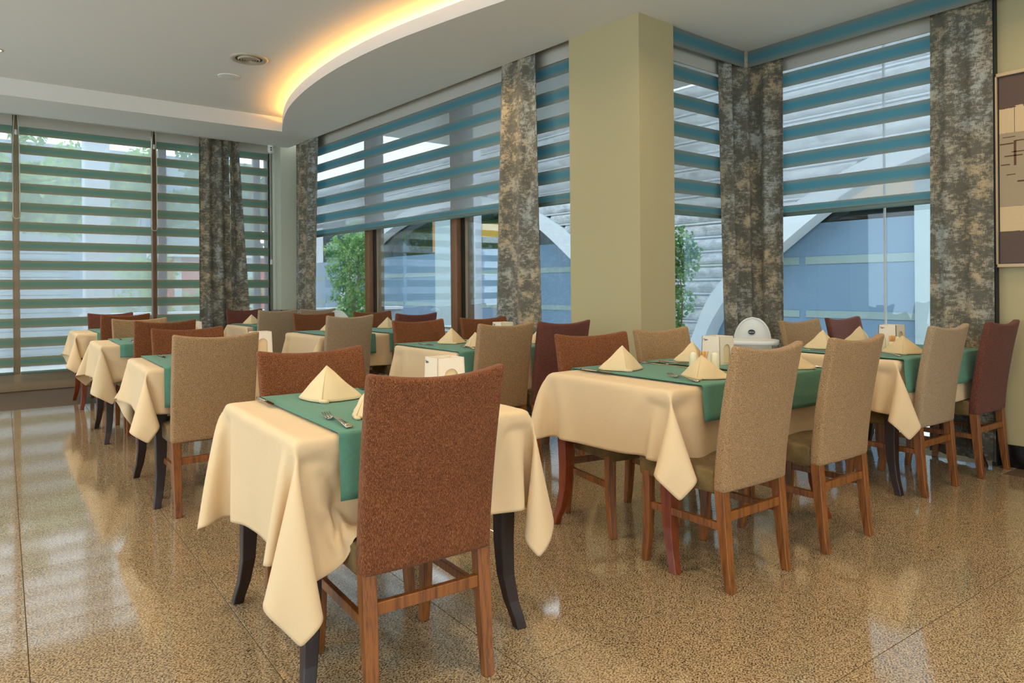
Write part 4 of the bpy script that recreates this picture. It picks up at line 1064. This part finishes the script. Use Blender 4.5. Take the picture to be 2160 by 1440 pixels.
for y, z_, r_, nm, mt, lb in ((13.95, 2.62, .55, 'drum_pendant', 'pendant_glow', 'glowing yellow drum pendant seen in the building across, left of the tall curtain'), (4.45, 2.62, .70, 'drum_pendant', 'pendant_pale', 'glowing pale orange pendant seen through the large right blind')):
    o = MB().lathe([(r_, -.12), (r_, .12)], 32, cap=False).build(nm, mt, None, loc=(10.55, y, z_), solid=.01); tag(o, lb, 'lamp', 'pendants in the building across')
    MB().lathe([(r_*.96, -.115), (0.001, -.115)], 32, cap=False).build('diffuser', mt, o)
    MB().tube([(0, 0, .1), (0, 0, .78)], .008, 6).build('pendant_rod', 'black_plastic', o)
wc = MB().box((8.66, 12.27, -.06), (8.94, 12.53, 6.5)).build('column', 'column_white', None, bevel=.01); tag(wc, 'tall white square column outside the long window', 'column')
def tree(name, loc, label, H, blobs, nleaf, leafsize, leafmat, stems, barkmat='bark', seed=1, cat='tree', pot=True):
    t = empty(name, label, cat, loc); rnd = random.Random(seed)
    for st in stems:
        MB().tube(smooth3(st), [max(.006, .022*(1-.75*i/(len(smooth3(st))-1)))*(H/2.2) for i in range(len(smooth3(st)))], 7).build('stem', barkmat, t)
    vs = []; fs = []
    tot = sum(b[3]**2 for b in blobs)
    for bx, by, bz, br in blobs:
        for _ in range(int(nleaf*br*br/tot)):
            while True:
                p = Vector((rnd.uniform(-1, 1), rnd.uniform(-1, 1), rnd.uniform(-1, 1)))
                if .25 < p.length < 1: break
            p = Vector((bx, by, bz))+p*br
            d = Vector((rnd.gauss(0, 1), rnd.gauss(0, 1), rnd.gauss(-.5, 1))).normalized(); s_ = d.cross(Vector((rnd.gauss(0, 1), rnd.gauss(0, 1), rnd.gauss(0, 1)))).normalized()
            l = leafsize*(.7+.6*rnd.random()); w = l*.32; b0 = len(vs)
            up_ = d.cross(s_)*l*.12
            vs += [p-d*l*.5, p+s_*w-up_, p+d*l*.5, p-s_*w-up_]; fs += [(b0, b0+1, b0+2, b0+3)]
    mb = MB(); mb.add(vs, fs); f = mb.build('foliage', leafmat, t); f['kind'] = 'stuff'
    if pot: MB().lathe([(.16, -.06), (.20, .34), (.22, .36), (.20, .37), (.18, .33), (0, .32)], 20, cap=False).build('pot', 'pot', t)
    return t
def smooth3(P, n=4):
    out = []
    P = [Vector(p) for p in P]
    for i in range(len(P)-1):
        p0, p1, p2, p3 = P[max(i-1, 0)], P[i], P[i+1], P[min(i+2, len(P)-1)]
        for k_ in range(n):
            t = k_/n; out.append(.5*((2*p1)+(-p0+p2)*t+(2*p0-5*p1+4*p2-p3)*t*t+(-p0+3*p1-3*p2+p3)*t**3))
    out.append(P[-1]); return out
tree('small_tree', (6.0, 12.42, 0), 'small leafy ficus tree with pale stems outside the long window', 2.4,
     [(-.05, .25, 2.02, .30), (.05, -.10, 2.22, .28), (-.1, .55, 1.92, .24), (.0, -.42, 1.98, .30), (.0, -.1, 1.80, .34), (-.1, .42, 1.58, .26), (.0, .0, 1.42, .30), (.05, -.35, 1.65, .26), (.05, -.18, 1.12, .26), (-.05, .38, 1.12, .24), (0, -.05, .88, .28), (0, -.28, .75, .2), (0, .3, .78, .22), (-.05, .52, 1.35, .18), (.0, 0, .6, .28)],
     4300, .068, 'leaf_green', [[(0, 0, .3), (0, -.02, .9), (.0, .12, 1.4), (0, .28, 1.9)], [(0, 0, .3), (0, -.05, .9), (0, -.2, 1.4), (.05, -.16, 1.9), (.0, -.2, 2.2)], [(0, -.02, .8), (-.05, .1, 1.2), (0, .02, 2.0)]], seed=4)
tree('small_tree', (7.0, 5.55, 0), 'small leafy ficus tree against the rough stone wall right of the thick pillar', 1.9,
     [(0, -.1, 1.75, .18), (0, .12, 1.6, .28), (.0, -.12, 1.45, .2), (0, .15, 1.25, .25), (0, -.05, 1.0, .22), (0, .2, .9, .2), (0, .3, 1.5, .26), (0, -.3, 1.62, .1), (0, .1, .7, .2)],
     2100, .060, 'leaf_green', [[(0, 0, .3), (0, .1, .9), (0, .05, 1.7)], [(0, 0, .3), (0, -.1, .9), (0, -.05, 1.5)]], seed=9)
pl = empty('slatted_planter', 'low white slatted planter box outside the long window', 'planter', (5.25, 7.5, 0))
MB().box((.02, .02, -.06), (.36, .68, .60)).build('core', 'wood_orange', pl); MB().box((-.01, 0, .64), (.40, .72, .675)).build('cap', 'white_paint', pl)
for k in range(6):
    MB().box((0, 0, .55-.10*k), (.018, .70, .61-.10*k)).build('slat', 'white_paint', pl); MB().box((0, 0, .55-.10*k), (.38, .018, .61-.10*k)).build('slat', 'white_paint', pl)

# ------------------------------------------------------------------ outside, left garden
gc = MB().box((1.58, 12.4, -.06), (1.92, 12.7, 5)).build('column', 'column_white', None, bevel=.01); tag(gc, 'pale square porch column behind the left blinds', 'column')
rw = empty('ribbed_wall', 'pale horizontally ribbed garden wall behind the left blinds', 'wall', (-3, 14.2, 0))
for k in range(22):
    MB().box((0, 0, -.06+.10*k), (4.6, .03+.01*(k % 2), .025+.10*k)).build('rib', 'ribbed_wall', rw)
MB().box((0, .03, -.06), (4.6, .12, 2.1)).build('backing', 'ribbed_wall', rw)
lw = empty('low_wall', 'low white garden wall behind the left blinds', 'wall', (1.7, 13.6, 0))
MB().box((0, 0, -.06), (6, .2, .75)).build('body', 'ribbed_wall', lw); MB().box((-.03, -.04, .75), (6.03, .24, .81)).build('coping', 'white_paint', lw)
hs = empty('red_kiosk', 'brick-red kiosk with white posts in the garden behind the left curtain', 'kiosk', (3.55, 16.0, 0))
MB().box((0, 0, -.06), (2.4, 1.2, 1.9)).build('body', 'brick_red', hs); MB().box((-.15, -.2, 1.9), (2.6, 1.4, 2.05)).build('roof', 'white_paint', hs)
for k in range(5): MB().box((.1+.5*k, -.03, -.06), (.24+.5*k, 0, 1.9)).build('post', 'white_paint', hs)
fb = empty('far_building', 'pale grey-blue building behind the garden trees', 'building', (-12, 25, 0))
MB().box((0, 0, -.06), (20.5, .4, 5.6)).build('facade', 'ribbed_wall', fb)
for k in range(8):
    for zz in (.9, 3.2): MB().box((.8+2.3*k, -.03, zz), (1.9+2.3*k, 0, zz+1.4)).build('window', 'frosted_blue', fb)
def blobs_(rnd, n, sx, sz, z0, r0):
    return [(rnd.uniform(-sx, sx), rnd.uniform(-.5, .5), z0+rnd.uniform(-sz, sz), r0*rnd.uniform(.6, 1.2)) for _ in range(n)]
rr = random.Random(5)
for i, (x, y, zc, sx, sz, mt, lb, n) in enumerate(((-1.9, 17.5, 3.3, 1.4, .9, 'leaf_far', 'leafy garden tree behind the leftmost blinds', 2400), (.9, 18.9, 3.9, 1.0, .8, 'leaf_far', 'bright green garden tree left of the pale porch column', 2200),
        (3.3, 21.6, 3.9, 1.0, .9, 'leaf_far', 'bright green garden tree right of the pale porch column', 2600), (5.6, 18.6, 3.6, 1.1, 1.0, 'leaf_far_dark', 'darker green tree behind the left curtain', 2600), (7.2, 21.2, 3.2, 1.2, 1.2, 'leaf_far_dark', 'darker green tree behind the corner pillar', 1500))):
    tree('garden_tree', (x, y, 0), lb, 4.5, blobs_(rr, 12, sx, sz, zc, .6), int(n*1.7), .16, mt, [[(0, 0, -.06), (.1, 0, 1.2), (-.15, 0, 2.4), (.2, 0, 3.6)], [(.1, 0, 1.2), (.6, 0, 2.2), (.8, 0, 3.2)]], 'bark_grey', 20+i, pot=False)
for i, (x, y, lb) in enumerate(((2.7, 15.2, 'leafy shrub behind low wall, left of the brown mullion'), (4.4, 15.0, 'leafy shrub behind low wall beside the red kiosk'), (.6, 15.4, 'leafy shrub peeping above the ribbed wall'))):
    tree('garden_shrub', (x, y, 0), lb, 1.6, blobs_(rr, 8, .5, .45, 1.15 if i < 2 else 1.7, .32), 1300, .10, 'leaf_far', [[(0, 0, -.06), (.05, 0, .6), (-.1, 0, 1.3)]], 'bark_grey', 40+i, 'shrub', pot=False)

for m_ in bpy.data.meshes:
    if m_.users == 0: bpy.data.meshes.remove(m_)
